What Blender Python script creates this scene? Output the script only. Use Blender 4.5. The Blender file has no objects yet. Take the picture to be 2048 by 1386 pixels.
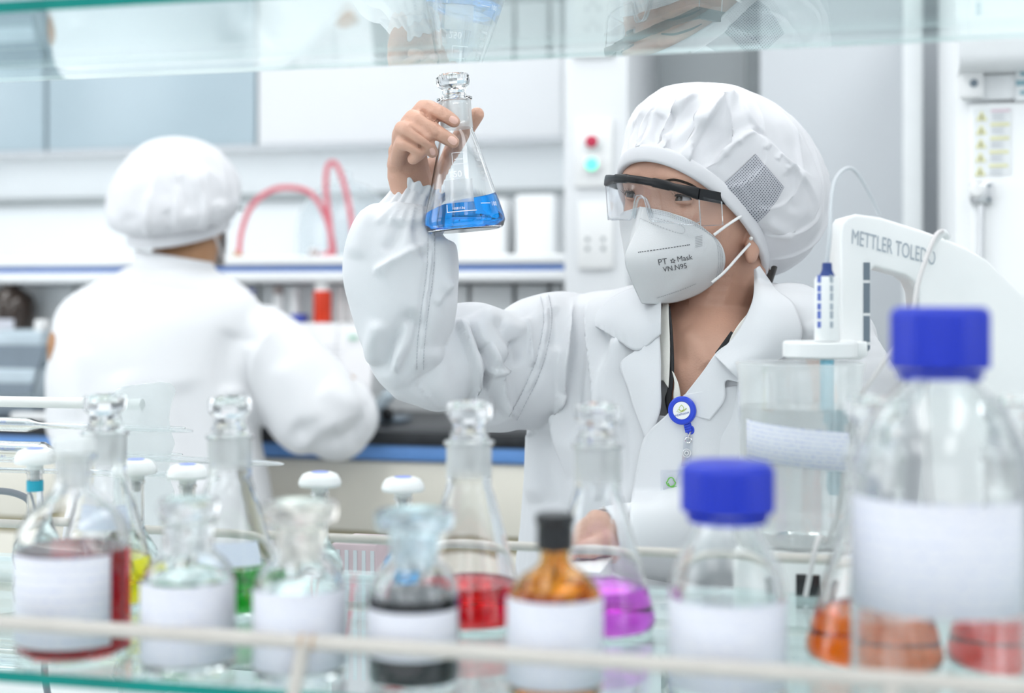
import bpy, bmesh, math, random
import numpy as np
from mathutils import Vector, Matrix, noise as mnoise
from mathutils.bvhtree import BVHTree
random.seed(7); np.random.seed(7)
S = bpy.context.scene
COL = S.collection
# ---------------------------------------------------------------- camera
TH = math.radians(14.3); FPX = 2844.0; YH = 600.0; CAMH = 1.15
RIGHT = np.array([math.cos(TH), math.sin(TH), 0.0]); FWD = np.array([-math.sin(TH), math.cos(TH), 0.0]); UPV = np.array([0, 0, 1.0])
CAM = np.array([0, 0, CAMH])
cam_d = bpy.data.cameras.new('camera'); cam = bpy.data.objects.new('camera', cam_d); COL.objects.link(cam)
cam.location = CAM; cam.rotation_euler = (math.pi/2, 0, TH)
cam_d.sensor_width = 36; cam_d.lens = 36*FPX/2048; cam_d.shift_y = -(693-YH)/2048
cam_d.clip_start = .02
cam_d.dof.use_dof = True; cam_d.dof.focus_distance = 1.50; cam_d.dof.aperture_fstop = 2.8; cam_d.dof.aperture_blades = 0
S.camera = cam
# ---------------------------------------------------------------- exposure, cycles limits, world, lights
S.view_settings.view_transform = 'Standard'; S.view_settings.look = 'None'
S.view_settings.gamma = 1; S.view_settings.use_curve_mapping = False
S.view_settings.exposure = 0.31
cy = S.cycles
cy.max_bounces = 14; cy.diffuse_bounces = 4; cy.glossy_bounces = 6; cy.transmission_bounces = 12; cy.transparent_max_bounces = 40
cy.sample_clamp_indirect = 6; cy.blur_glossy = .6; cy.use_denoising = True
W = bpy.data.worlds.new('world'); S.world = W; W.use_nodes = True
W.node_tree.nodes['Background'].inputs[0].default_value = (.86, .93, 1, 1); W.node_tree.nodes['Background'].inputs[1].default_value = 1.0
def area(name, loc, rot, sx, sy, power, col):
    l = bpy.data.lights.new(name, 'AREA'); l.shape = 'RECTANGLE'; l.size = sx; l.size_y = sy; l.energy = power; l.color = col
    o = bpy.data.objects.new(name, l); COL.objects.link(o); o.location = loc; o.rotation_euler = rot; return o
# daylight through the three windows (left wall, wall behind the camera, right wall)
area('window_daylight_left', (-3.42, .55, 1.75), (0, math.radians(-90), 0), 1.4, 2.4, 26, (.95, .98, 1))
area('window_daylight_front', (-.3, -2.42, 1.75), (math.radians(90), 0, 0), 3.2, 1.4, 9, (.97, .98, 1))
area('window_daylight_right', (2.62, -.3, 1.75), (0, math.radians(90), 0), 1.4, 1.8, 9, (.95, .98, 1))
LAMP = 3.4      # ceiling panels
# ---------------------------------------------------------------- coordinates
def V(x, y, z): return RIGHT*x + FWD*y + UPV*z
def P(px, py, d): return CAM + RIGHT*((px-1024)/FPX*d) + FWD*d + UPV*((YH-py)/FPX*d)
def RAY(px, py): return RIGHT*((px-1024)/FPX) + FWD + UPV*((YH-py)/FPX)
def toPX(v):
    q = np.asarray(v) - CAM; d = q@FWD
    return 1024 + FPX*(q@RIGHT)/d, YH - FPX*q[..., 2]/d, d
def bez(pts, n, closed=False):
    """Catmull-Rom resample"""
    p = np.array(pts, float); m = len(p)
    if m == 2: return p[0] + (p[1]-p[0])*np.linspace(0, 1, n)[:, None]
    seg = m if closed else m-1
    out = []
    for t in np.linspace(0, seg, n, endpoint=not closed):
        i = min(int(t), seg-1); u = t-i
        if closed: a, b, c, d = p[(i-1) % m], p[i % m], p[(i+1) % m], p[(i+2) % m]
        else: a, b, c, d = p[max(i-1, 0)], p[i], p[i+1], p[min(i+2, m-1)]
        out.append(.5*((2*b)+(-a+c)*u+(2*a-5*b+4*c-d)*u*u+(-a+3*b-3*c+d)*u**3))
    return np.array(out)
# ---------------------------------------------------------------- object helpers
def thing(name, label, cat, loc=(0, 0, 0), rotz=0, group=None):
    o = bpy.data.objects.new(name, None); COL.objects.link(o); o.empty_display_size = .05
    o.location = loc; o.rotation_euler = (0, 0, rotz); o['label'] = label; o['category'] = cat
    if group: o['group'] = group
    return o
def tag(o, label, cat, group=None):
    o['label'] = label; o['category'] = cat
    if group: o['group'] = group
    return o
def lab(o, label): o['label'] = label; return o
def rootloc(p):
    l = np.zeros(3)
    while p is not None: l = l + np.array(p.location); p = p.parent
    return l
def mk(name, geo, mat, parent=None, smooth=35, world=True, origin=None):
    """geo = (verts, faces). Parts of a thing are given in world coordinates unless world=False (local to the parent)."""
    v, f = geo; v = np.array(v, float)
    o0 = np.zeros(3)
    if parent is not None:
        if world: v = v - rootloc(parent)
    elif world:
        o0 = np.array(origin) if origin is not None else np.array([(v[:, 0].min()+v[:, 0].max())/2, (v[:, 1].min()+v[:, 1].max())/2, v[:, 2].min()])
        v = v - o0
    me = bpy.data.meshes.new(name); me.from_pydata(v.tolist(), [], [tuple(int(i) for i in q) for q in f]); me.update()
    if smooth:
        me.polygons.foreach_set('use_smooth', [True]*len(me.polygons))
        if smooth < 180: me.set_sharp_from_angle(angle=math.radians(smooth))
    if mat is not None:
        for m in (mat if isinstance(mat, (list, tuple)) else [mat]): me.materials.append(m)
    o = bpy.data.objects.new(name, me); COL.objects.link(o); o.location = o0
    if parent is not None: o.parent = parent
    return o
def struct(o): o['kind'] = 'structure'; return o
def join(*gs):
    vs, fs, n = [], [], 0
    for v, f in gs:
        vs.append(np.array(v, float).reshape(-1, 3)); fs += [tuple(i+n for i in q) for q in f]; n += len(v)
    return np.concatenate(vs), fs
def xf(geo, M):
    v = np.array(geo[0], float); M = np.array(M); return v@M[:3, :3].T + M[:3, 3], geo[1]
def mv(geo, d): return np.array(geo[0], float)+np.array(d), geo[1]
def lathe(prof, seg=40, close=False):
    v, f = [], []; n = len(prof); base = []
    for r, z in prof:
        if r < 1e-6: base.append((len(v), 1)); v.append((0, 0, z))
        else:
            base.append((len(v), seg))
            for k in range(seg): a = 2*math.pi*k/seg; v.append((r*math.cos(a), r*math.sin(a), z))
    m = n if close else n-1
    for i in range(m):
        (b0, c0), (b1, c1) = base[i], base[(i+1) % n]
        for k in range(seg):
            k2 = (k+1) % seg
            if c0 == 1 and c1 == 1: continue
            if c0 == 1: f.append((b0, b1+k2, b1+k)[::-1])
            elif c1 == 1: f.append((b0+k, b0+k2, b1))
            else: f.append((b0+k, b0+k2, b1+k2, b1+k))
    return np.array(v), f
def tube(pts, r, seg=10, n=None, closed=False, caps=True):
    p = bez(pts, n, closed) if n else np.array(pts, float); m = len(p)
    rr = np.full(m, r) if np.isscalar(r) else np.interp(np.linspace(0, 1, m), np.linspace(0, 1, len(r)), r)
    T = np.gradient(p, axis=0)
    if closed: T = np.roll(p, -1, 0)-np.roll(p, 1, 0)
    T /= np.linalg.norm(T, axis=1)[:, None]+1e-12
    a = np.array([0, 0, 1.0]) if abs(T[0][2]) < .9 else np.array([1.0, 0, 0])
    N = np.cross(T[0], a); N /= np.linalg.norm(N); v = []; f = []
    for i in range(m):
        N = N - T[i]*(N@T[i]); N /= np.linalg.norm(N); Bn = np.cross(T[i], N)
        for k in range(seg): q = 2*math.pi*k/seg; v.append(p[i]+rr[i]*(math.cos(q)*N+math.sin(q)*Bn))
    for i in range(m if closed else m-1):
        for k in range(seg): f.append((i*seg+k, i*seg+(k+1) % seg, ((i+1) % m)*seg+(k+1) % seg, ((i+1) % m)*seg+k))
    if caps and not closed: f.append(tuple(range(seg))[::-1]); f.append(tuple(range((m-1)*seg, m*seg)))
    return np.array(v), f
def box(c, s, bev=0, seg=2, rz=0):
    bm = bmesh.new(); bmesh.ops.create_cube(bm, size=1); bmesh.ops.scale(bm, vec=s, verts=bm.verts)
    if bev: bmesh.ops.bevel(bm, geom=list(bm.edges), offset=bev, segments=seg, profile=.5, affect='EDGES')
    v = np.array([x.co[:] for x in bm.verts]); bm.verts.index_update(); f = [tuple(x.index for x in q.verts) for q in bm.faces]; bm.free()
    if rz: R = np.array([[math.cos(rz), -math.sin(rz), 0], [math.sin(rz), math.cos(rz), 0], [0, 0, 1]]); v = v@R.T
    return v+np.array(c, float), f
def bx(x0, x1, y0, y1, z0, z1, bev=0, seg=2): return box(((x0+x1)/2, (y0+y1)/2, (z0+z1)/2), (x1-x0, y1-y0, z1-z0), bev, seg)
def grid(pts):
    """pts [n][m][3] -> quad grid"""
    p = np.array(pts, float); n, m = p.shape[:2]
    return p.reshape(-1, 3), [(i*m+j, i*m+j+1, (i+1)*m+j+1, (i+1)*m+j) for i in range(n-1) for j in range(m-1)]
def loft(rings, cap=True):
    p = np.array(rings, float); n, m = p.shape[:2]
    f = [(i*m+j, i*m+(j+1) % m, (i+1)*m+(j+1) % m, (i+1)*m+j) for i in range(n-1) for j in range(m)]
    if cap: f += [tuple(range(m))[::-1], tuple(range((n-1)*m, n*m))]
    return p.reshape(-1, 3), f
def sphere(c, r, u=20, v=12):
    g = lathe([(0, -1)]+[(math.cos(a), math.sin(a)) for a in np.linspace(-math.pi/2, math.pi/2, v+1)[1:-1]]+[(0, 1)], u)
    return g[0]*np.array(r)+np.array(c), g[1]
def capsules(pts, radii, step=.35):
    """chain of overlapping spheres for voxel union"""
    gs = []; pts = np.array(pts, float)
    for i in range(len(pts)-1):
        L = np.linalg.norm(pts[i+1]-pts[i]); k = max(2, int(L/(min(radii[i], radii[i+1])*step))+1)
        for t in np.linspace(0, 1, k): gs.append(sphere(pts[i]*(1-t)+pts[i+1]*t, radii[i]*(1-t)+radii[i+1]*t, 16, 10))
    return join(*gs)
def voxel(geo, size, smooth=2, fac=.5):
    me = bpy.data.meshes.new('tmp'); me.from_pydata(np.array(geo[0]).tolist(), [], [tuple(q) for q in geo[1]]); me.update()
    o = bpy.data.objects.new('tmp', me); COL.objects.link(o)
    m = o.modifiers.new('r', 'REMESH'); m.mode = 'VOXEL'; m.voxel_size = size; m.adaptivity = 0
    if smooth: s = o.modifiers.new('s', 'SMOOTH'); s.factor = fac; s.iterations = smooth
    dg = bpy.context.evaluated_depsgraph_get(); ev = o.evaluated_get(dg); em = ev.to_mesh()
    n = len(em.vertices); v = np.empty(n*3); em.vertices.foreach_get('co', v); v = v.reshape(-1, 3)
    f = [tuple(p.vertices) for p in em.polygons]; ev.to_mesh_clear()
    bpy.data.objects.remove(o); bpy.data.meshes.remove(me)
    return v, f
def normals(v, f):
    q = np.array([t if len(t) == 4 else (t[0], t[1], t[2], t[2]) for t in f]); n = np.cross(v[q[:, 2]]-v[q[:, 0]], v[q[:, 3]]-v[q[:, 1]])
    N = np.zeros_like(v)
    for k in range(4): np.add.at(N, q[:, k], n)
    return N/(np.linalg.norm(N, axis=1)[:, None]+1e-12)
def bvh(geo): return BVHTree.FromPolygons([tuple(x) for x in geo[0]], [tuple(q) for q in geo[1]])
def cast(T, px, py):
    """first hit of the sight line through a photo pixel -> point, normal"""
    r = Vector(RAY(px, py)).normalized(); h = T.ray_cast(Vector(CAM), r)
    if h[0] is None: return None, None
    n = np.array(h[1]); return np.array(h[0]), (n if n@np.array(r) < 0 else -n)
def castd(T, px, py, fallback):
    p, n = cast(T, px, py)
    return toPX(p)[2] if p is not None else fallback
def solid(o, t, offset=1): m = o.modifiers.new('thickness', 'SOLIDIFY'); m.thickness = t; m.offset = offset; return o
def textgeo(s, size, align='LEFT', extr=0.0):
    c = bpy.data.curves.new('t', 'FONT'); c.body = s; c.size = size; c.align_x = align; c.extrude = extr; c.resolution_u = 3
    o = bpy.data.objects.new('t', c); COL.objects.link(o)
    dg = bpy.context.evaluated_depsgraph_get(); ev = o.evaluated_get(dg); em = ev.to_mesh()
    v = np.array([x.co[:] for x in em.vertices]).reshape(-1, 3); f = [tuple(p.vertices) for p in em.polygons]; ev.to_mesh_clear()
    bpy.data.objects.remove(o); bpy.data.curves.remove(c); return v, f
def ontext(T, s, x0, y0, size_px, ux=(1, 0), vy=None, off=.0005, align='LEFT', fb=1.5):
    """lettering laid onto a surface: 2D text placed in photo pixels, dropped on the BVH T"""
    v, f = textgeo(s, size_px, align)
    ux = np.array(ux, float); vy = np.array(vy if vy is not None else (ux[1], -ux[0]), float)
    out = []
    for a in v:
        q = np.array([x0, y0])+a[0]*ux+a[1]*vy; p, n = cast(T, *q)
        out.append(p+n*off if p is not None else P(q[0], q[1], fb))
    return np.array(out), f
def copy_tree(o, parent=None):
    c = o.copy(); COL.objects.link(c); c.parent = parent
    for ch in list(o.children): copy_tree(ch, c)
    return c
# ---------------------------------------------------------------- materials
def nodes(name):
    m = bpy.data.materials.new(name); m.use_nodes = True; return m, m.node_tree.nodes, m.node_tree.links
def mat(name, col, rough=.5, metal=0, var=.04, scale=30, bump=0, bscale=300, spec=.5, trans=0, ior=1.45, sheen=0, coat=0, sss=0, emit=0):
    m, N, L = nodes(name); b = N['Principled BSDF']
    b.inputs['Roughness'].default_value = rough; b.inputs['Metallic'].default_value = metal
    b.inputs['Specular IOR Level'].default_value = spec; b.inputs['IOR'].default_value = ior
    b.inputs['Transmission Weight'].default_value = trans; b.inputs['Sheen Weight'].default_value = sheen; b.inputs['Coat Weight'].default_value = coat
    if sss: b.inputs['Subsurface Weight'].default_value = sss; b.inputs['Subsurface Radius'].default_value = (.008, .004, .002); b.inputs['Subsurface Scale'].default_value = 1
    if emit: b.inputs['Emission Color'].default_value = (*col, 1); b.inputs['Emission Strength'].default_value = emit
    tc = N.new('ShaderNodeTexCoord')
    if var:
        n = N.new('ShaderNodeTexNoise'); n.inputs['Scale'].default_value = scale; n.inputs['Detail'].default_value = 3; L.new(tc.outputs['Object'], n.inputs['Vector'])
        r = N.new('ShaderNodeValToRGB'); r.color_ramp.elements[0].position = .3; r.color_ramp.elements[1].position = .7
        r.color_ramp.elements[0].color = (*[max(0, c*(1-var)) for c in col], 1); r.color_ramp.elements[1].color = (*[min(1, c*(1+var)) for c in col], 1)
        L.new(n.outputs['Fac'], r.inputs['Fac']); L.new(r.outputs['Color'], b.inputs['Base Color'])
    else: b.inputs['Base Color'].default_value = (*col, 1)
    if bump:
        n2 = N.new('ShaderNodeTexNoise'); n2.inputs['Scale'].default_value = bscale; n2.inputs['Detail'].default_value = 2; L.new(tc.outputs['Object'], n2.inputs['Vector'])
        bp = N.new('ShaderNodeBump'); bp.inputs['Strength'].default_value = bump; bp.inputs['Distance'].default_value = .001
        L.new(n2.outputs['Fac'], bp.inputs['Height']); L.new(bp.outputs['Normal'], b.inputs['Normal'])
    return m
def thin_glass(name, tint=(.97, .985, .98), k0=.04, rough=0.0, kmax=.96, gloss=(1, 1, 1), frost=0):
    """clear sheet or bottle wall: passes light straight on, reflects more at a glancing view (Schlick)"""
    m, N, L = nodes(name); N.remove(N['Principled BSDF']); out = N['Material Output']
    lw = N.new('ShaderNodeLayerWeight'); lw.inputs['Blend'].default_value = .5
    pw = N.new('ShaderNodeMath'); pw.operation = 'POWER'; pw.inputs[1].default_value = 5; L.new(lw.outputs['Facing'], pw.inputs[0])
    ma = N.new('ShaderNodeMath'); ma.operation = 'MULTIPLY_ADD'; ma.inputs[1].default_value = kmax; ma.inputs[2].default_value = k0; L.new(pw.outputs[0], ma.inputs[0])
    t = N.new('ShaderNodeBsdfTransparent'); t.inputs[0].default_value = (*tint, 1)
    g = N.new('ShaderNodeBsdfGlossy'); g.inputs['Roughness'].default_value = rough; g.inputs[0].default_value = (*gloss, 1)
    mx = N.new('ShaderNodeMixShader'); L.new(ma.outputs[0], mx.inputs[0]); L.new(t.outputs[0], mx.inputs[1]); L.new(g.outputs[0], mx.inputs[2])
    last = mx
    if frost:
        d = N.new('ShaderNodeBsdfDiffuse'); d.inputs[0].default_value = (.96, .97, .97, 1); tl = N.new('ShaderNodeBsdfTranslucent'); tl.inputs[0].default_value = (.96, .97, .97, 1)
        ad = N.new('ShaderNodeMixShader'); ad.inputs[0].default_value = .5; L.new(d.outputs[0], ad.inputs[1]); L.new(tl.outputs[0], ad.inputs[2])
        m2 = N.new('ShaderNodeMixShader'); m2.inputs[0].default_value = frost; L.new(mx.outputs[0], m2.inputs[1]); L.new(ad.outputs[0], m2.inputs[2]); last = m2
    L.new(last.outputs[0], out.inputs[0]); return m
def liquid(name, col, ior=1.33, rough=0.0):
    m, N, L = nodes(name); b = N['Principled BSDF']; b.inputs['Base Color'].default_value = (*col, 1)
    b.inputs['Transmission Weight'].default_value = 1; b.inputs['IOR'].default_value = ior; b.inputs['Roughness'].default_value = rough; return m
M = {}
M['wall'] = mat('wall_paint', (.82, .86, .88), .6, var=.02, scale=2)
M['white'] = mat('white_enamel', (.86, .88, .89), .35, var=.015, scale=6)
M['whitepl'] = mat('white_plastic', (.83, .84, .84), .4, var=.015, scale=20)
M['column'] = mat('column_paint', (.76, .78, .80), .5, var=.01, scale=3)
M['recess'] = mat('recess_paint', (.56, .60, .615), .6, var=.02, scale=2)
M['darkgap'] = mat('dark_gap_grey', (.30, .33, .34), .6)  # even dark grey for gaps, plinths, socket holes and wall trim
M['panel'] = mat('panel_paint', (.58, .61, .64), .45, var=.015, scale=2)
M['panelw'] = mat('panel_edge', (.86, .89, .90), .4, var=.01)
M['greyblue'] = mat('grey_blue_glazing', (.42, .52, .575), .25, var=.03, scale=3)
M['floor'] = mat('floor_vinyl', (.62, .66, .66), .35, var=.05, scale=4)
M['ceil'] = mat('ceiling_tile', (.85, .86, .86), .8, var=.02, scale=3)
M['lamp'] = mat('lamp_diffuser', (1, 1, 1), .5, var=0, emit=LAMP)
M['black'] = mat('black_worktop', (.018, .02, .024), .35, var=.2, scale=60)
M['blue'] = mat('blue_trim', (.13, .30, .66), .4)
M['navy'] = mat('navy_strip', (.06, .17, .50), .35)
M['cream'] = mat('cream_laminate', (.80, .77, .68), .45, var=.02, scale=4)
M['khaki'] = mat('khaki_gap_shade', (.36, .32, .18), .5)
M['steel'] = mat('brushed_steel', (.62, .63, .64), .3, 1, var=.05)
M['chrome'] = mat('chrome', (.8, .8, .8), .12, 1, var=0)
M['glass'] = thin_glass('clear_glass', (.985, .99, .99), .05)
M['sheet'] = thin_glass('shelf_glass', (.92, .97, .965), .10, gloss=(.95, .99, .985))
M['frosted'] = thin_glass('ground_glass', (.97, .98, .98), .05, frost=.5)
M['solidglass'] = mat('solid_glass', (.97, .985, .985), 0, trans=1, ior=1.48, var=0)
M['rglass'] = mat('bottle_glass', (.985, .992, .992), 0, trans=1, ior=1.45, var=0)
M['softglass'] = mat('moulded_stopper_glass', (.985, .99, .99), .10, trans=1, ior=1.4, var=0)
M['amber'] = mat('amber_glass', (.93, .55, .12), 0, trans=1, ior=1.45, var=0)
M['backpanel'] = mat('back_panel_laminate', (.88, .91, .92), .4, var=.015, scale=3)
M['edge'] = mat('green_glass_edge', (.0, .23, .20), .15, var=.15, scale=14)
M['label'] = None
M['paper'] = mat('white_paper', (.86, .86, .88), .7, var=.01)
M['blackpl'] = mat('black_plastic', (.015, .016, .018), .3, var=.1)
M['cap'] = mat('blue_screw_cap', (.016, .040, .50), .38, var=.05)
M['rail'] = mat('ivory_rail', (.56, .53, .49), .4, var=.05, scale=40)
M['rail2'] = mat('white_rod', (.84, .84, .82), .35, var=.02)
M['ptfe'] = mat('white_stopper_plastic', (.86, .87, .87), .45, var=.01)
M['bluedot'] = mat('blue_dot', (.28, .36, .85), .5, var=0)
M['bench'] = mat('pale_bench_top', (.84, .88, .88), .3, var=.02, scale=5)
M['skin'] = mat('skin', (.58, .34, .25), .46, var=.10, scale=22, bump=.35, bscale=500, sss=.05)
M['skin2'] = mat('skin_tan', (.42, .22, .11), .5, var=.08, scale=22, sss=.1)
M['nail'] = mat('fingernail', (.78, .50, .42), .25, var=.04)
M['hair'] = mat('dark_hair', (.025, .016, .012), .45, var=.4, scale=200)
M['eyew'] = mat('eye_white', (.46, .44, .45), .15, var=.03)
M['print'] = mat('grey_print', (.10, .10, .11), .6, var=0)
M['bprint'] = mat('blue_print', (.12, .18, .55), .6, var=0)
M['wprint'] = mat('white_print', (.9, .9, .92), .6, var=0)
M['shirt'] = mat('ivory_shirt_cotton', (.78, .77, .72), .75, bump=.3, bscale=900)
M['lining'] = mat('grey_shirt_lining', (.40, .41, .42), .8)  # plain grey of the shirt's lining
M['lanyard'] = mat('black_lanyard', (.012, .012, .014), .55)
M['red'] = mat('red_bottle', (.72, .05, .015), .35)
def cloth(name, col, weave=1400, b=.12, transl=.25):
    m = mat(name, col, .8, var=.012, scale=12, bump=b, bscale=weave, sheen=.1, spec=.25)
    return m
M['coat'] = cloth('white_coat_cotton', (.69, .705, .73))
M['coatman'] = cloth('white_coat_cotton_plain', (.80, .81, .83))
M['capcloth'] = cloth('white_cap_cloth', (.71, .715, .74), 1800)
M['mask'] = cloth('mask_nonwoven', (.70, .71, .72), 900, .2)
M['strap'] = mat('elastic_strap', (.85, .85, .85), .7)
M['trouser'] = mat('dark_trousers', (.05, .055, .07), .8)
M['shoe'] = mat('white_shoes', (.7, .7, .7), .5)
def label_mat(name, ink=(.55, .60, .80), rows=9, base=(.70, .71, .76)):
    """paper label with faint handwritten-looking ruled rows, on UV"""
    m, N, L = nodes(name); b = N['Principled BSDF']; b.inputs['Roughness'].default_value = .7
    uv = N.new('ShaderNodeUVMap'); sp = N.new('ShaderNodeSeparateXYZ'); L.new(uv.outputs[0], sp.inputs[0])
    mu = N.new('ShaderNodeMath'); mu.operation = 'MULTIPLY'; mu.inputs[1].default_value = rows; L.new(sp.outputs['Y'], mu.inputs[0])
    fr = N.new('ShaderNodeMath'); fr.operation = 'FRACT'; L.new(mu.outputs[0], fr.inputs[0])
    gt = N.new('ShaderNodeMath'); gt.operation = 'GREATER_THAN'; gt.inputs[1].default_value = .62; L.new(fr.outputs[0], gt.inputs[0])
    no = N.new('ShaderNodeTexNoise'); no.inputs['Scale'].default_value = 14; mp = N.new('ShaderNodeMapping'); mp.inputs['Scale'].default_value = (1.6, 4.0, 1); L.new(uv.outputs[0], mp.inputs[0]); L.new(mp.outputs[0], no.inputs['Vector'])
    g2 = N.new('ShaderNodeMath'); g2.operation = 'GREATER_THAN'; g2.inputs[1].default_value = .52; L.new(no.outputs['Fac'], g2.inputs[0])
    an = N.new('ShaderNodeMath'); an.operation = 'MULTIPLY'; L.new(gt.outputs[0], an.inputs[0]); L.new(g2.outputs[0], an.inputs[1])
    mx = N.new('ShaderNodeMix'); mx.data_type = 'RGBA'; L.new(an.outputs[0], mx.inputs['Factor']); mx.inputs[6].default_value = (*base, 1); mx.inputs[7].default_value = (*ink, 1)
    L.new(mx.outputs[2], b.inputs['Base Color']); return m
M['label'] = label_mat('bottle_label_paper', (.52, .56, .72))
M['label2'] = label_mat('beaker_label_paper', (.42, .46, .66), 9, (.66, .68, .74))
def dots_mat(name, base, hole, n=34, rad=.26):
    m, N, L = nodes(name); b = N['Principled BSDF']; b.inputs['Roughness'].default_value = .8
    uv = N.new('ShaderNodeUVMap'); vo = N.new('ShaderNodeTexVoronoi'); vo.inputs['Scale'].default_value = n; vo.inputs['Randomness'].default_value = 0; L.new(uv.outputs[0], vo.inputs['Vector'])
    lt = N.new('ShaderNodeMath'); lt.operation = 'LESS_THAN'; lt.inputs[1].default_value = rad; L.new(vo.outputs['Distance'], lt.inputs[0])
    mx = N.new('ShaderNodeMix'); mx.data_type = 'RGBA'; L.new(lt.outputs[0], mx.inputs['Factor']); mx.inputs[6].default_value = (*base, 1); mx.inputs[7].default_value = (*hole, 1)
    L.new(mx.outputs[2], b.inputs['Base Color']); return m
M['meshcloth'] = dots_mat('perforated_grey_cloth', (.50, .51, .55), (.07, .075, .10), 20, .25)
def set_uv(o, uv):
    """uv: list per vertex"""
    me = o.data; l = me.uv_layers.new(name='UVMap')
    for lp in me.loops: l.data[lp.index].uv = uv[lp.vertex_index]
def wrap_label(r, z0, z1, a0, a1, n=24, k=3):
    """curved paper strip on a cylinder of radius r"""
    pts = [[(r*math.cos(a), r*math.sin(a), z) for a in np.linspace(a0, a1, n)] for z in np.linspace(z0, z1, k)]
    g = grid(pts); uv = [(i/(n-1), j/(k-1)) for j in range(k) for i in range(n)]
    return g, uv
# ================================================================ room shell
X0, X1, Y0, Y1, ZC = -3.5, 2.7, -2.5, 3.42, 2.75
struct(mk('floor', bx(X0-.1, X1+.1, Y0-.1, Y1+.1, -.06, 0), M['floor']))
struct(mk('ceiling', bx(X0-.1, X1+.1, Y0-.1, Y1+.1, ZC, ZC+.06), M['ceil']))
struct(mk('wall_back', bx(X0, X1, Y1, Y1+.1, 0, ZC), M['wall']))
def wall_with_window(name, axis, c, a0, a1, w0, w1, z0, z1, n):
    def b(u0, u1, q0, q1): return bx(c, c+.1, u0, u1, q0, q1) if axis == 'x' else bx(u0, u1, c, c+.1, q0, q1)
    struct(mk(name, join(b(a0, w0, 0, ZC), b(w1, a1, 0, ZC), b(w0, w1, 0, z0), b(w0, w1, z1, ZC)), M['column']))
    fr = []
    for k in range(4): q = w0+(w1-w0)*k/3; fr.append(b(q-.03, q+.03, z0, z1))
    for z in (z0, z1): fr.append(b(w0, w1, z-.03, z+.03))
    struct(mk('window_%d' % n, join(*fr), M['white']))
wall_with_window('wall_left', 'x', X0-.1, Y0, Y1, -.75, 1.85, 1.0, 2.5, 1)
wall_with_window('wall_front', 'y', Y0-.1, X0, X1, -2, 1.4, 1.0, 2.5, 2)
wall_with_window('wall_right', 'x', X1, Y0, Y1, -1.3, .7, 1.0, 2.5, 3)
# column with the switch plates
cxl, cxr = P(1128, 0, 2.86), P(1257, 0, 2.80)
CY = 2.82
def atY(px, py, Y):
    r = RAY(px, py); return CAM + r*(Y/r[1])
a, b_ = atY(1128, 600, CY)[0], atY(1256, 600, CY)[0]
struct(mk('wall_column', bx(a, b_, CY, Y1, 0, ZC, .004), M['column']))
# grey recess, dark gap, door-like panel and its bright edge to the right of the column
a2 = atY(1492, 600, 3.2)[0]
struct(mk('wall_recess', bx(b_-.01, a2+.25, 3.25, 3.3, 0, ZC), M['recess']))
x3, x4 = atY(1519, 600, 2.95)[0], atY(1842, 600, 2.95)[0]
struct(mk('trim_1', bx(atY(1490, 600, 3.1)[0], atY(1532, 600, 3.1)[0], 3.1, 3.26, 0, ZC), M['darkgap']))
struct(mk('wall_panel', bx(x3, x4, 2.95, 3.3, 0, ZC, .006), M['panel']))
struct(mk('trim_2', bx(x4-.035, x4+.003, 2.938, 3.3, 0, ZC, .004), M['panelw']))
struct(mk('wall_side', bx(x4, X1, 3.1, 3.3, 0, ZC), M['panel']))
# ceiling lamps
k = 0
lamps = [(-2.3, .9), (-2.3, 2.5), (-.75, .2), (-.75, 1.4), (-.75, 2.6), (.8, .2), (.8, 1.5), (.8, 2.7), (-1.5, -1.3), (.6, -1.3)]
pos = ['over the left aisle near the window', 'over the back bench, left end', 'nearest the glass shelves', 'above the seated workers', 'over the back bench, middle',
       'right above the titrator bench', 'in front of the wall column', 'beside the back column', 'behind the photographer on the left', 'behind the photographer on the right']
lp = None
for i, (x, y) in enumerate(lamps):
    if lp is None:
        lp = thing('ceiling_light', 'white framed square ceiling lamp ' + pos[i], 'lamp', (x, y, ZC), 0, 'ceiling lamps')
        fr = join(bx(-.3, .3, -.6, -.57, -.03, 0), bx(-.3, .3, .57, .6, -.03, 0), bx(-.3, -.27, -.57, .57, -.03, 0), bx(.27, .3, -.57, .57, -.03, 0))
        mk('frame', fr, M['white'], lp, world=False); mk('diffuser', bx(-.27, .27, -.57, .57, -.02, -.004), M['lamp'], lp, world=False); o = lp
    else: o = copy_tree(lp); o.location = (x, y, ZC)
    o['label'] = 'white framed ceiling lamp ' + pos[i]
# ================================================================ switch and socket plates on the column
def plate(name, label, cat, px, py, w, h, Y=CY):
    c = atY(px, py, Y); t = thing(name, label, cat, (c[0], Y, c[2]-h/2))
    mk('plate', box((c[0], Y-.006, c[2]), (w, .012, h), .003), M['whitepl'], t); return t, c
t, c = plate('push_button_panel', 'white wall plate with a red and a lit green push button on the column', 'switch', 1189, 308, .077, .135)
def button(dz, m, nm, ring=True):
    R = Matrix.Translation((c[0]-.001, CY-.012, c[2]+dz)) @ Matrix.Rotation(math.pi/2, 4, 'X')
    mk('button_ring', xf(lathe([(.0, 0), (.0175, 0), (.0175, .012), (.013, .015), (.013, .006), (0, .006)], 28), R), M['whitepl'], t)
    lab(mk('push_button', xf(lathe([(.0125, .003), (.0125, .016), (.009, .019), (0, .0195)], 24), R), m, t), nm)
M['redbtn'] = mat('red_button', (.55, .03, .08), .35); M['greenbtn'] = mat('green_lit_button', (.10, .85, .55), .4, var=0, emit=.9)
button(.0225, M['redbtn'], 'red push button'); button(-.0225, M['greenbtn'], 'green lit push button')
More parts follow.
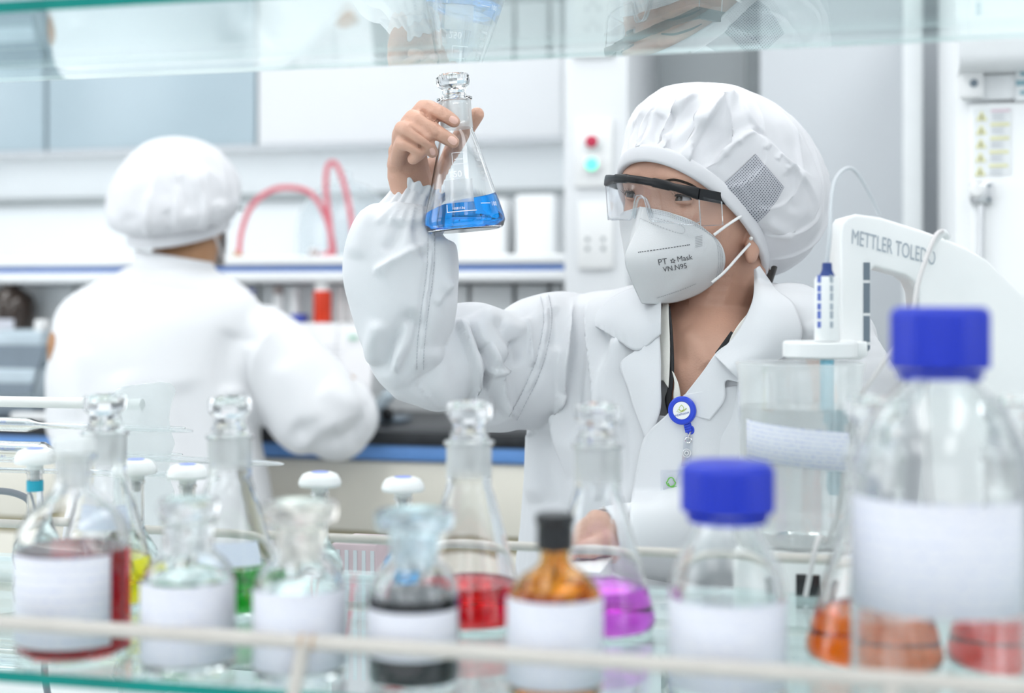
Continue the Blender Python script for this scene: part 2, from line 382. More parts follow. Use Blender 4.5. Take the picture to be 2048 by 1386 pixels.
def socket_plate(label, px, py, w, h, holes):
    t, c = plate('socket_plate', label, 'socket', px, py, w, h)
    for dx, dz in holes: mk('socket_hole', box((c[0]+dx, CY-.0122, c[2]+dz), (.0075, .003, .0085), .001), M['darkgap'], t)
    return t
socket_plate('white wall socket plate under the push button panel', 1193, 471, .072, .135, [(-.016, -.008), (.016, -.008), (-.016, -.027), (.016, -.027)])
socket_plate('tall white socket plate at the top of the column, seen through the glass shelf', 1188, 40, .085, .15,
             [(0, .032), (-.012, .02), (.012, .02), (0, -.008), (-.012, -.02), (.012, -.02)])
# ================================================================ back bench
BY = 2.57; BX0, BX1 = -3.4, a-.0
zb = .90
wt = mk('worktop', bx(BX0, BX1+.25, BY, CY-.0, zb-.028, zb, .004), M['black'])
tag(wt, 'long black worktop of the back bench with a blue front edge', 'worktop')
mk('edge_trim', bx(BX0, BX1+.25, BY+.004, BY+.03, zb-.056, zb-.0281, .002), M['blue'], wt)
wt2 = mk('worktop', bx(BX0, BX1-.004, CY+.001, Y1-.002, zb-.028, zb), M['black']); tag(wt2, 'rear strip of black worktop under the long white shelf', 'worktop')
cw = .95; i = 0
x = BX1+.24
while x > BX0+.2:
    cab = thing('base_cabinet', '', 'cabinet', (x-cw/2, BY+.2, 0), 0, 'cream bench cabinets')
    names = ['rightmost, behind the raised elbow', 'right of the man', 'behind the seated man', 'left of the seated man', 'at the far left end', 'beyond the left edge']
    cab['label'] = 'cream bench cabinet under the black worktop, ' + names[min(i, 5)]
    mk('body', bx(x-cw+.004, x-.004, BY+.035, CY-.03, .1, zb-.057), M['cream'], cab)
    mk('drawer', bx(x-cw+.006, x-.006, BY+.012, BY+.034, zb-.196, zb-.06, .003), M['cream'], cab)
    mk('gap_strip', bx(x-cw+.006, x-.006, BY+.02, BY+.0345, zb-.225, zb-.198, .002), M['khaki'], cab)  # dark khaki strip paints the shadowed metal gap under the drawer
    mk('door', bx(x-cw+.006, x-.006, BY+.012, BY+.034, .12, zb-.228, .003), M['cream'], cab)
    mk('plinth', bx(x-cw+.006, x-.006, BY+.09, CY-.05, 0, .0995), M['darkgap'], cab)
    x -= cw; i += 1
# long white reagent shelf with the blue strip
SY = 2.93; sz = 1.19
def zAt(py, px, Y): return atY(px, py, Y)[2]
z1_, z2_, z3_, z4_ = zAt(512, 600, SY), zAt(532, 600, SY), zAt(543, 600, SY), zAt(566, 600, SY)
sh = thing('wall_shelf', 'long white shelf with a blue strip along its front over the back bench', 'shelf', ((BX0+BX1)/2, SY, z4_))
mk('shelf_board', bx(BX0, BX1-.003, SY+.01, Y1-.002, z4_+.003, z1_-.003), M['white'], sh)
mk('front_lip', bx(BX0, BX1-.003, SY-.012, SY+.012, z2_, z1_, .008, 3), M['white'], sh)
lab(mk('inlay_strip', bx(BX0, BX1-.003, SY-.004, SY+.012, z3_-.001, z2_+.001), M['navy'], sh), 'blue inlay strip')
mk('front_lip', bx(BX0, BX1-.003, SY-.012, SY+.012, z4_, z3_, .008, 3), M['white'], sh)
# glass splash panels under the shelf, with green-grey joints
for i, (p0, p1) in enumerate([(-60, 150), (152, 330), (332, 520), (522, 700), (702, 940), (942, 1030), (1033, 1100), (1103, 1130)]):
    x0_, x1_ = atY(p0, 600, 3.03)[0], atY(p1, 600, 3.03)[0]
    g = mk('splash_panel', bx(x0_, x1_-.006, 3.03, 3.045, zb+.001, z4_-.004, .002), M['backpanel'])
    tag(g, 'pale grey upright panel between bench and shelf, ' + ['at the far left edge', 'left of the seated man', 'behind the man\'s left shoulder', 'behind the man\'s right shoulder', 'behind the red bottle', 'first right of the raised sleeve', 'second right of the raised sleeve', 'against the column'][i], 'panel', 'splash panels')
# wall cupboards above: grey glazed one on the left, white lit one on the right; grey strips
zA = zAt(284, 1000, Y1-.08); zB = zAt(383, 1000, Y1-.02); 
def cupboard(px0, px1, m, label, py=284):
    Y = Y1-.08; x0_, x1_ = atY(px0, 300, Y)[0], atY(px1, 300, Y)[0]
    z0 = zA; t = thing('wall_cupboard', label, 'cupboard', ((x0_+x1_)/2, Y, z0))
    mk('cabinet_body', bx(x0_, x1_, Y+.02, Y1-.002, z0, z0+.75), M['white'], t)
    n = 1; w = (x1_-x0_)/n
    for k in range(n): mk('door', bx(x0_+k*w+.003, x0_+(k+1)*w-.003, Y, Y+.0195, z0+.012, z0+.748, .003), m, t)
    mk('bottom_rail', bx(x0_, x1_, Y, Y+.0195, z0, z0+.011), M['panel'], t)
    return t
cupboard(-360, 90, M['greyblue'], 'grey-blue glazed wall cupboard at the far left')
cupboard(93, 512, M['greyblue'], 'grey-blue glazed wall cupboard behind the man\'s head')
cupboard(514, 1126, M['column'], 'bright white wall cupboard behind the raised flask')
struct(mk('trim_3', bx(BX0, a-.002, Y1-.02, Y1-.001, zB-.012, zB+.006), M['darkgap']))
for i, (p0, p1, y0_, y1_) in enumerate([(1045, 1122, 392, 500), (935, 1025, 400, 500)]):
    q0, q1 = atY(p0, y1_, Y1-.15), atY(p1, y0_, Y1-.15)
    o = mk('storage_box', bx(q0[0], q1[0], Y1-.22, Y1-.08, z1_+.002, q1[2], .006), M['white']); tag(o, ['white box on the shelf against the column', 'white box on the shelf, second from the column'][i], 'box')
# things on the shelf: hoses, pale dome, fittings
def atd(px, py, d): return P(px, py, d)
M['hose'] = mat('red_rubber_hose', (.66, .16, .20), .45)
def hose(label, pts, r, d):
    w = [P(x, y, d) for x, y in pts]; o = mk('rubber_hose', tube(w, r, 10, 60), M['hose']); return tag(o, label, 'hose', None)
def shz(px, d): return P(px, 0, d)
hose('pink-red hose in a wide arch beside the man\'s cap', [(478, 508), (484, 460), (505, 410), (545, 380), (590, 376), (625, 390), (650, 430), (664, 480), (668, 508)], .0065, 3.32)
hose('pink-red hose looped tall and narrow behind the wide arch', [(664, 509), (660, 450), (652, 380), (654, 338), (664, 325), (676, 335), (690, 375), (703, 440), (712, 509)], .0062, 3.30)
M['dome'] = thin_glass('pale_dome', (.90, .94, .96), .06, frost=.25)
dm = P(665, 512, 3.42); r_ = .118
dm[1] = 3.29; t = thing('glass_dome', 'large pale glass dome on the shelf behind the red hoses', 'glassware', (dm[0], dm[1], z1_+.001))
mk('dome_shell', lathe([(r_, 0), (r_, .07)]+[(r_*math.cos(q), .07+r_*1.05*math.sin(q)) for q in np.linspace(.1, 1.45, 12)]+[(.012, .205), (.012, .215), (0, .216)], 40), M['dome'], t, world=False)
mk('dome_rim', lathe([(r_-.002, 0), (r_+.008, 0), (r_+.008, .008), (r_-.002, .008)], 40, True), M['solidglass'], t, world=False)
def jar_on(name, label, cat, px, Y, zbase, prof, m, capprof=None, mc=None, lblm=None):
    c = atY(px, 600, Y); t = thing(name, label, cat, (c[0], Y, zbase+.0005))
    mk('body', lathe(prof, 28), m, t, world=False)
    if capprof: mk('lid', lathe(capprof, 28), mc, t, world=False)
    return t
M['amberdark'] = mat('dark_amber_glass', (.025, .012, .006), .12, coat=.5)
M['ochre'] = mat('ochre_plastic', (.55, .35, .12), .5); M['brown'] = mat('brown_grey_plastic', (.36, .29, .27), .5)
M['bluepl'] = mat('blue_plastic', (.05, .08, .42), .4); M['greypl'] = mat('blue_grey_plastic', (.48, .57, .63), .4); M['dkgrey'] = mat('dark_grey_plastic', (.15, .19, .23), .4)
jar_on('brass_fitting', 'small ochre hose fitting at the foot of the wide red arch', 'fitting', 476, 3.15, z1_, [(0, 0), (.02, 0), (.02, .008), (.009, .012), (.009, .022), (0, .022)], M['ochre'])
jar_on('small_jar', 'small brown jar on the shelf between the red hoses', 'jar', 628, 3.1, z1_, [(0, 0), (.011, 0), (.011, .016), (0, .016)], M['brown'], [(.0115, .0161), (.0115, .022), (0, .022)], M['ptfe'])
t = jar_on('hose_connector', 'pink-red hose connector at the foot of the tall loop', 'fitting', 655, 3.05, z1_, [(0, 0), (.022, 0), (.022, .005), (.008, .008), (.008, .014), (0, .014)], M['hose'])
# things on the back bench
Yb = 2.95
t = jar_on('reagent_bottle', 'big dark brown bottle with a white label at the far left edge', 'bottle', 22, 2.955, zb+.105, [(0, 0), (.058, 0), (.060, .004), (.060, .13), (.05, .155), (.02, .175), (.02, .2), (0, .2)], M['amberdark'], [(.0205, .2), (.024, .2), (.024, .225), (0, .225)], M['blackpl'])
g, uv = wrap_label(.0606, .055, .10, math.radians(-130), math.radians(-50)); o = mk('label_sticker', g, M['label'], t, world=False); set_uv(o, uv)
c0, c1 = P(-60, 0, 2.95)[0], atY(103, 600, 2.72)[0]
t = thing('lab_instrument', 'blue-grey bench instrument with a dark sloping screen at the left', 'instrument', (-1.15, 2.8, zb))
xa, xb = atY(-70, 600, 2.72)[0], atY(100, 600, 2.72)[0]; t.location.x = (xa+xb)/2
zt = zAt(662, 50, 2.72)
mk('case', bx(xa, xb, 2.66, 3.02, zb+.03, zb+.104, .01), M['greypl'], t)
mk('top_case', bx(xa, xb-.02, 2.72, 2.92, zb+.1041, zt, .014), M['greypl'], t)
kx = atY(68, 600, 2.72)[0]; mk('knob', xf(lathe([(0, 0), (.016, 0), (.016, .02), (.012, .024), (0, .024)], 20), Matrix.Translation((kx, 2.75, zt))), M['whitepl'], t)
q = np.array([[xa+.07, 2.655, zb+.05], [xb, 2.655, zb+.05], [xb, 2.71, zt-.03], [xa+.08, 2.71, zt-.03]])
q2 = q+np.array([0, -.008, 0]); mk('screen', (np.concatenate([q, q2]), [(0, 1, 2, 3)[::-1], (4, 5, 6, 7), (0, 1, 5, 4), (1, 2, 6, 5), (2, 3, 7, 6), (3, 0, 4, 7)]), M['dkgrey'], t, smooth=0)
mk('base', bx(xa-.02, xb+.01, 2.64, 3.025, zb, zb+.0299, .008), M['dkgrey'], t)
o = mk('power_strip', bx(atY(20, 600, 2.6)[0], atY(118, 600, 2.6)[0], 2.6, 2.634, zb+.0005, zb+.016, .003), M['whitepl']); tag(o, 'flat white strip lying on the black worktop at the left', 'strip')
o = mk('white_tray', bx(atY(22, 600, 2.63)[0], atY(116, 600, 2.63)[0], 2.60, 2.635, zb+.0165, zb+.03), M['whitepl']) if False else None
rb = jar_on('red_bottle', 'small bright red bottle with a white cap on the back bench', 'bottle', 645, 2.93, zb+.2, [(0, 0), (.019, 0), (.02, .002), (.02, .066), (.017, .070), (0, .070)], M['red'], [(.0145, .0701), (.0165, .0703), (.0165, .0835), (.0, .0835)], M['ptfe'])
o = mk('blue_cap_box', bx(atY(606, 600, 2.98)[0], atY(632, 600, 2.98)[0], 2.905, 2.94, zb+.2, zb+.219, .002), M['bluepl']); tag(o, 'small dark blue box beside the red bottle', 'box')
o = mk('step_stand', bx(atY(450, 600, 2.93)[0], atY(745, 600, 2.93)[0], 2.90, 3.025, zb+.001, zb+.1995, .004), M['white']); tag(o, 'white step stand carrying the small bottles on the back bench', 'stand')
for i, (px, m, w, h, l) in enumerate([(470, M['ochre'], .013, .078, 'bottle with an ochre cap behind the man\'s shoulder'), (502, M['bluepl'], .009, .075, 'thin vial with a dark cap behind the man\'s shoulder'), (557, M['brown'], .012, .080, 'white vial with a brown cap behind the man\'s right shoulder'),
        (592, M['ptfe'], .012, .075, 'white vial left of the red bottle'), (683, M['ptfe'], .014, .080, 'white vial right of the red bottle'), (703, M['ptfe'], .012, .078, 'white vial nearest the raised sleeve')]):
    jar_on('vial', 'small ' + l, 'vial', px, 2.985, zb+.2, [(0, 0), (w, 0), (w, h*.7), (w*.8, h*.78), (w*.7, h*.8), (0, h*.8)], M['whitepl'], [(w*.72, h*.801), (w*.95, h*.801), (w*.95, h), (0, h)], m)
# paper stand at the man's hand
pa, pb, Yp = atY(590, 700, 2.86), atY(745, 700, 2.86), 2.86
t = thing('document_stand', 'white printed sheets propped up beside the man\'s hand', 'document', ((pa[0]+pb[0])/2, Yp, zb))
za = zAt(650, 660, Yp)
for k in range(2):
    x0_ = pa[0]+(pb[0]-pa[0])*.5*k+.001; x1_ = pa[0]+(pb[0]-pa[0])*.5*(k+1)-.001
    q = np.array([[x0_, Yp-.03, zb+.002], [x1_, Yp-.03, zb+.002], [x1_, Yp+.03, za], [x0_, Yp+.03, za]]); q2 = q+np.array([0, .003, 0])
    mk('sheet', (np.concatenate([q, q2]), [(0, 1, 2, 3), (4, 5, 6, 7)[::-1], (0, 1, 5, 4)[::-1], (1, 2, 6, 5)[::-1], (2, 3, 7, 6)[::-1], (3, 0, 4, 7)[::-1]]), M['paper'], t, smooth=0)
M['mint'] = mat('mint_print', (.55, .80, .68), .7, var=.1)
gx = atY(702, 600, Yp)[0]; gz = zAt(675, 702, Yp); lab(mk('printed_mark', box((gx, Yp+.012, gz), (.022, .003, .012), .001), M['mint'], t), 'pale green printed mark')
for k in range(6): 
    zz = gz-.02-k*.012; yy = Yp-.03+.06*(zz-zb)/(za-zb); mk('text_line', box((pa[0]+.06+.004*(k % 3), yy-.0006, zz), (.075+.01*(k % 2), .0012, .002)), M['panel'], t)
t = thing('handset', 'black and grey handset leaning on the back bench under the raised elbow', 'device', (atY(757, 770, 2.72)[0], 2.74, zb+.001))
hx = atY(757, 770, 2.72)[0]
mk('body', xf(box((0, 0, 0), (.022, .03, .06), .006), Matrix.Translation((hx, 2.74, zb+.04)) @ Matrix.Rotation(.7, 4, 'Y')), M['greypl'], t)
mk('earpiece', xf(lathe([(0, 0), (.012, 0), (.014, .01), (.01, .016), (0, .016)], 20), Matrix.Translation((hx+.02, 2.725, zb+.02)) @ Matrix.Rotation(math.pi/2, 4, 'X')), M['blackpl'], t)
mk('foot', bx(hx-.05, hx+.05, 2.72, 2.79, zb+.0012, zb+.012, .003), M['dkgrey'], t)
# ================================================================ white cabinet at the right edge
GY = 2.32
gx0, gx1 = atY(1910, 300, GY)[0], atY(2250, 300, GY)[0]
t = thing('gas_cabinet', 'tall white equipment cabinet with warning stickers at the right edge', 'cabinet', ((gx0+gx1)/2, GY, 0))
zt_ = zAt(148, 1980, GY)
mk('cabinet_body', bx(gx0, gx1, GY+.02, GY+.6, 0, zt_+.3, .01), M['white'], t)
mk('door', bx(gx0+.022, gx1, GY, GY+.0195, .1, zt_-.045, .004), M['white'], t)
mk('upper_panel', bx(gx0+.012, gx1, GY+.002, GY+.0195, zt_-.04, zt_, .004), M['white'], t)
hd = [(GY+.0195, zt_+.001), (GY-.055, zt_+.004), (GY-.075, zt_+.03), (GY-.078, zt_+.055), (GY-.06, zt_+.08), (GY+.0195, zt_+.085)]
pr = bez(hd, 30); ring0 = [[gx0+.004, y, z] for y, z in pr]; ring1 = [[gx1, y, z] for y, z in pr]
lab(mk('hood', loft([ring0, ring1]), M['white'], t), 'rounded white hood above the cabinet door')
c = atY(1942, 170, GY); mk('hinge_block', box((c[0], GY-.008, c[2]), (.036, .02, .044), .003), M['whitepl'], t)
mk('lock_cylinder', xf(lathe([(0, 0), (.006, 0), (.006, .004), (0, .004)], 16), Matrix.Translation((c[0]+.003, GY-.018, c[2])) @ Matrix.Rotation(math.pi/2, 4, 'X')), M['dkgrey'], t)
M['warn'] = mat('yellow_warning_print', (.74, .73, .42), .6); M['pinkp'] = mat('pink_print', (.75, .62, .68), .7); M['lightp'] = mat('pale_grey_sheet', (.80, .83, .84), .6); M['tealp'] = mat('teal_print', (.25, .42, .48), .6)
c0_, c1_ = atY(1948, 350, GY), atY(2022, 215, GY)
mk('warning_sheet', bx(c0_[0], c1_[0], GY-.0014, GY-.0003, c0_[2], c1_[2]), M['lightp'], t)
for k in range(5):
    py = 233+27.5*k; cc = atY(1963-k*.8, py, GY); s = .0085
    pv = [(cc[0]-s, GY-.0016, cc[2]-s*.8), (cc[0]+s, GY-.0016, cc[2]-s*.8), (cc[0], GY-.0016, cc[2]+s)]; pv2 = [(a_[0], a_[1]-.0008, a_[2]) for a_ in pv]
    w_ = mk('warning_triangle', (pv+pv2, [(0, 1, 2), (5, 4, 3), (0, 3, 4, 1), (1, 4, 5, 2), (2, 5, 3, 0)]), M['warn'], t, smooth=0)
    mk('exclamation', join(box((cc[0], GY-.0027, cc[2]-.0008), (.0018, .0006, .006)), box((cc[0], GY-.0027, cc[2]-.0055), (.0018, .0006, .0016))), M['print'], w_)
    l0, l1 = atY(1982-k, py-14, GY), atY(2020-k, py-9, GY); mk('caption', bx(l0[0], l1[0], GY-.0022, GY-.0015, l1[2], l0[2]), M['pinkp' if k == 0 else 'warn'], t)
    for j in range(3):
        l0, l1 = atY(1984-k, py-5+5*j, GY), atY(2010-k-4*(j % 2), py-3+5*j, GY); mk('caption', bx(l0[0], l1[0], GY-.0022, GY-.0015, l1[2], l0[2]), M['panel'], t)
c = atY(1962, 386, GY); mk('latch_plate', box((c[0], GY-.006, c[2]), (.034, .012, .036), .004), M['steel'], t)
mk('latch_knob', xf(lathe([(0, 0), (.011, 0), (.011, .01), (.008, .013), (0, .013)], 20), Matrix.Translation((c[0]-.008, GY-.0122, c[2]+.003)) @ Matrix.Rotation(math.pi/2, 4, 'X')), M['whitepl'], t)
for dz in (.011, -.011): mk('screw', xf(lathe([(0, 0), (.003, 0), (.003, .002), (0, .002)], 12), Matrix.Translation((c[0]+.011, GY-.0122, c[2]+dz)) @ Matrix.Rotation(math.pi/2, 4, 'X')), M['dkgrey'], t)
mk('latch_rod', tube([(c[0], GY-.007, c[2]-.0181), (c[0], GY-.007, c[2]-.16)], .0042, 12), M['steel'], t)
c = atY(2046, 170, GY); mk('info_plate', box((c[0], GY-.001, c[2]), (.022, .0014, .05)), M['lightp'], t)
for dz in (.017, -.012): mk('info_mark', join(box((c[0], GY-.0023, c[2]+dz), (.009, .001, .006), .0004)), M['tealp'], t)
mk('info_band', box((c[0], GY-.0023, c[2]+.003), (.021, .001, .008)), M['tealp'], t)
c = atY(1957, 25, GY+.02); mk('hood_mark', box((c[0], GY+.0195, c[2]), (.008, .003, .03)), M['tealp'], t)
# ================================================================ front bench under the glass shelves
ZT = .75
t = thing('front_bench', 'pale white laboratory bench under the glass shelves in the foreground', 'bench', (-.1, .98, 0))
mk('bench_top', bx(-2.2, 1.6, .5, 1.42, ZT-.04, ZT, .004), M['bench'], t)
for x in (-2.15, -.95, .35, 1.55): mk('leg_frame', bx(x-.025, x+.025, .55, .95, 0, ZT-.0401, .003), M['white'], t)
mk('back_panel', bx(-2.12, 1.52, .951, .97, .1, ZT-.0401), M['white'], t)
# ================================================================ glass shelves and rails
ZG = CAMH-.25; ZU = CAMH+.202
sx0, sx1 = -1.12, .80
def pane(name, label, y0, y1, z, th, top):
    t = thing(name, label, 'shelf', ((sx0+sx1)/2, (y0+y1)/2, z))
    mk('pane', bx(sx0, sx1, y0+.0012, y1-.0012, z, z+th), M['sheet'], t, smooth=0)
    mk('polished_edge', bx(sx0, sx1, y0, y0+.0011, z, z+th), M['edge'], t, smooth=0)
    lab(mk('edge_gleam', bx(sx0, sx1, y1-.0011, y1+.0006, z, z+th*.5), M['white'], t, smooth=0), 'white strip painted as the gleam on the rear edge')  # opaque white paints the reflection caught by the rear glass edge
    return t
M['edge'] = M['edge']
up = pane('glass_shelf', 'upper clear glass shelf overhead with a green front edge, mirroring the worker', .88, 1.162, ZU, .008, True)
lo = pane('glass_shelf', 'lower clear glass shelf carrying the bottles and flasks', .845, 1.24, ZG-.008, .008, True)
zr = CAMH-.219
rl = mk('guard_rail', tube([(sx0, .85, zr), (sx1, .85, zr)], .0048, 14), M['rail'], lo)
r2 = mk('guard_rail', tube([(sx0, 1.228, zr), (sx1, 1.228, zr)], .0042, 14), M['rail'], lo)
for px in (606, 606-1010, 606+1180):
    p0 = atY(px, 1290, .85); p1 = np.array([p0[0]-.010, .838, ZG-.045]); p0[2] = zr-.003
    mk('rail_post', tube([p0, p1], .0046, 14), M['rail'], lo)
    p0 = atY(px, 1100, 1.228); mk('rail_post', tube([(p0[0], 1.228, ZG), (p0[0], 1.228, zr-.003)], .004, 12), M['rail'], lo)
    mk('edge_clamp', bx(p1[0]-.004, p1[0]+.016, .8365, .8448, ZG-.018, ZG-.008, .001), M['steel'], lo)
M['tape'] = mat('brown_tape', (.45, .30, .18), .6)
for q in (606, 628): x = atY(q, 1285, .85)[0]; lab(mk('tape_ring', tube([(x-.001, .85, zr), (x+.001, .85, zr)], .0051, 14), M['tape'], lo), 'brown tape ring')
for x, l in ((sx0-.014, 'left'), (sx1+.014, 'right')):
    t = thing('shelf_upright', 'black upright post holding the glass shelves at their %s end' % l, 'post', (x, .98, ZT+.0005))
    mk('post', bx(x-.0125, x+.0125, .84, .87, ZT+.001, ZU+.1, .003), M['blackpl'], t); mk('post', bx(x-.0125, x+.0125, 1.13, 1.16, ZT+.001, ZU+.1, .003), M['blackpl'], t)
    for z in (ZG-.02, ZU-.012): mk('bracket', bx(x-.0125, x+.0125, .8701, 1.1299, z, z+.011), M['blackpl'], t)
# ================================================================ glassware builders (local, base at z=0)
def fa(loc):   # direction from a thing to the camera
    return math.atan2(CAM[1]-loc[1], CAM[0]-loc[0])
def at_shelf(px, d): p = P(px, 0, d); return (p[0], p[1], ZG+.0004)
def glassbody(t, outer, wall=.0022, m=None, seg=48, floor=.003, name='glass_body'):
    o = [tuple(q) for q in outer]; inn = [(max(r-wall, .0005), z) for r, z in o[::-1] if z > floor+.002]
    inn[0] = (o[-1][0]-wall, o[-1][1]); prof = o+inn+[(inn[-1][0]*.96, floor), (0, floor)]
    return mk(name, lathe(prof, seg), m or M['rglass'], t, world=False, smooth=40)
def rin(outer, z, wall): return float(np.interp(z, [q[1] for q in outer if q[0] > 0], [q[0] for q in outer if q[0] > 0]))-wall
def fill(t, outer, level, m, wall=.0022, floor=.003, seg=48):
    zs = [floor+.0003, floor+.002]+list(np.linspace(floor+.006, level, 10))
    pr = [(0, zs[0])]+[((rin(outer, max(z, .004), wall)+.0003)*(.93 if i == 0 else 1), z) for i, z in enumerate(zs)]+[(0, level)]
    return mk('liquid', lathe(pr, seg), m, t, world=False, smooth=40)
def stick(t, r, z0, z1, a0, a1, m='label', name='label_sticker', tilt=0):
    f = fa(t.location); g, uv = wrap_label(r, z0, z1, f+math.radians(a0), f+math.radians(a1))
    if tilt: g = (np.array([(x, y, z-tilt*q[0]) for (x, y, z), q in zip(g[0], uv)]), g[1])
    o = mk(name, g, M[m], t, world=False, smooth=180); set_uv(o, uv); return solid(o, .0004, 1)
RB = [(0, 0), (.036, 0), (.0395, .004), (.0395, .078), (.0375, .089), (.030, .101), (.020, .110), (.0140, .115), (.0125, .120), (.0125, .136), (.0155, .1375), (.0155, .141), (.0125, .1415)]
def sc(pr, s, k=1): return [(r*s, z*k) for r, z in pr]
L1 = liquid('dark_red_wine_liquid', (.32, .004, .008)); L2 = liquid('clear_water', (.96, .98, .98)); LB = mat('black_liquid', (.008, .010, .014), .08, coat=.5, var=.1)
# B1 dark red bottle
t = thing('reagent_bottle', 'clear reagent bottle half full of dark red liquid, white label, ground glass stopper', 'bottle', at_shelf(147, 1.007))
glassbody(t, RB); fill(t, RB, .0745, L1); stick(t, .0397, .011, .0735, -84, 38)
mk('stopper', lathe([(0, .118), (.0085, .118), (.0102, .1405), (.0145, .1425), (.0150, .146), (.0145, .1515), (.012, .153), (0, .153)], 32), M['frosted'], t, world=False)
# wide-mouthed bottles with flared flat stoppers
WM = [(0, 0), (.029, 0), (.0315, .0035), (.0315, .056), (.0295, .066), (.024, .074), (.0178, .079), (.0168, .083), (.0172, .098), (.0195, .100), (.0195, .102), (.0172, .1025)]
def widemouth(px, d, s, label, rimr, top, lev, ml, lab_a, lz, mstop=None, extra=None):
    t = thing('reagent_bottle', label, 'bottle', at_shelf(px, d)); o = sc(WM, s); glassbody(t, o); fill(t, o, lev, ml)
    stick(t, .0315*s+.0002, lz[0], lz[1], *lab_a)
    zt = .1025*s; n = o[-2][0]-.0026
    mk('stopper', lathe([(0, .078*s), (n*.78, .078*s), (n*.97, zt-.0005), (n*1.0, zt+.0005), (rimr*.93, zt+.003), (rimr, zt+.006), (rimr, top-.0015), (rimr-.0015, top), (rimr*.6, top-.0015), (0, top-.002)], 36), mstop or M['softglass'], t, world=False)
    return t
widemouth(377, .965, 1.0, 'small clear wide-mouthed bottle with white label, right of the dark red one', .0208, .1145, .0625, L2, (-84, 76), (.008, .061))
M['creamst'] = mat('cream_tinted_stopper', (.97, .93, .86), .16, trans=1, ior=1.4, var=0)
widemouth(600, .945, .975, 'small clear wide-mouthed bottle with a cream-tinted stopper and white label', .0253, .1155, .058, L2, (-80, 78), (.008, .060), M['creamst'])
M['paleblue'] = mat('pale_blue_stopper', (.80, .93, .98), .16, trans=1, ior=1.4, var=0)
t = widemouth(828, .93, .95, 'small wide-mouthed bottle of black liquid with a pale blue stopper', .0262, .1120, .0575, LB, (-82, 68), (.020, .0505), M['paleblue'])
# amber bottle, black stopper
AB = [(0, 0), (.028, 0), (.0305, .0035), (.0305, .056), (.0285, .066), (.021, .075), (.0125, .080), (.0095, .084), (.0092, .100), (.0105, .101), (.0105, .103), (.0090, .1032)]
t = thing('reagent_bottle', 'amber glass bottle with a black stopper and white label', 'bottle', at_shelf(1110, .905)); glassbody(t, AB, m=M['amber'])
M['amberin'] = liquid('amber_contents', (.97, .80, .45)); fill(t, AB, .0665, M['amberin'])
mk('stopper', lathe([(0, .090), (.0068, .090), (.0070, .1034), (.0108, .1034), (.0112, .0915), (.0118, .0915), (.0116, .107), (.0128, .1085), (.0128, .1125), (.0115, .114), (0, .114)], 32), M['blackpl'], t, world=False)
stick(t, .0307, .008, .0625, -82, 80)
# blue-capped bottles
def ribbed(r0, z0, z1, n=56, amp=.0005):
    m = n*4; rings = []
    for r, z, a_ in [(r0-.002, z0, 0), (r0, z0+.001, amp), (r0, z1-.0045, amp), (r0-.0006, z1-.003, amp*.3), (r0-.0022, z1-.0006, 0), (r0-.004, z1, 0), (r0*.5, z1, 0)]:
        rings.append([((r+a_*(1 if (k//2) % 2 else -1))*math.cos(2*math.pi*k/m), (r+a_*(1 if (k//2) % 2 else -1))*math.sin(2*math.pi*k/m), z) for k in range(m)])
    return loft(rings)
def screwbottle(px, d, label, o, capr, cz0, cz1, lz, la, lev=None, rl=None):
    t = thing('reagent_bottle', label, 'bottle', at_shelf(px, d)); glassbody(t, o, wall=.0028)
    mk('screw_cap', ribbed(capr, cz0, cz1), M['cap'], t, world=False, smooth=30)
    mk('pouring_ring', lathe([(o[-1][0]+.0002, cz0-.006), (capr-.004, cz0-.006), (capr-.003, cz0-.002), (o[-1][0]+.0002, cz0-.0012)], 40, True), M['cap'], t, world=False)
    stick(t, rl, *lz, *la); return t
G25 = [(0, 0), (.033, 0), (.0365, .004), (.0365, .062), (.0358, .072), (.0325, .085), (.0265, .097), (.0218, .104), (.0205, .108), (.0205, .136), (.0212, .1375), (.0205, .1385)]
screwbottle(1455, .888, 'smaller of the two empty clear bottles with blue ribbed screw caps', G25, .0285, .1175, .1485, (.011, .0655), (-84, 78), rl=.0367)
G1L = [(0, 0), (.049, 0), (.054, .006), (.054, .128), (.0528, .146), (.0475, .166), (.037, .184), (.027, .194), (.0225, .199), (.0215, .203), (.0215, .232), (.0222, .2345), (.0215, .2355)]
screwbottle(1880, .875, 'larger empty clear bottle with a blue ribbed screw cap, at the right', G1L, .0292, .2075, .2455, (.0640, .1310), (-72, 60), rl=.0542)
# conical flasks
EO = [(0, 0), (.036, 0), (.0405, .0025), (.0425, .0085), (.0418, .014), (.0195, .0985), (.0172, .1045), (.0168, .109), (.0168, .1365), (.0190, .1385), (.0190, .1405), (.0168, .1415)]
def head(n=8, z0=.1415, s=1.0):   # ground stopper with a faceted head
    rings = []; m = 48
    for r, z, fct in [(.0128, z0-.026, 0), (.0143, z0, 0), (.0136, z0+.0012, 0), (.0122, z0+.004, 0), (.0122, z0+.009, 0), (.0166, z0+.0125, .8), (.0175, z0+.015, 1), (.0175, z0+.0225, 1), (.0160, z0+.0245, .8), (.0110, z0+.0250, 0), (.0095, z0+.019, 0)]:
        rg = []
        for k in range(m):
            a_ = 2*math.pi*k/m; q = (a_ % (2*math.pi/n))-math.pi/n; f = (math.cos(math.pi/n)/math.cos(q))*fct+(1-fct); rg.append((r*f*math.cos(a_), r*f*math.sin(a_), z))
        rings.append(rg)
    return loft(rings)
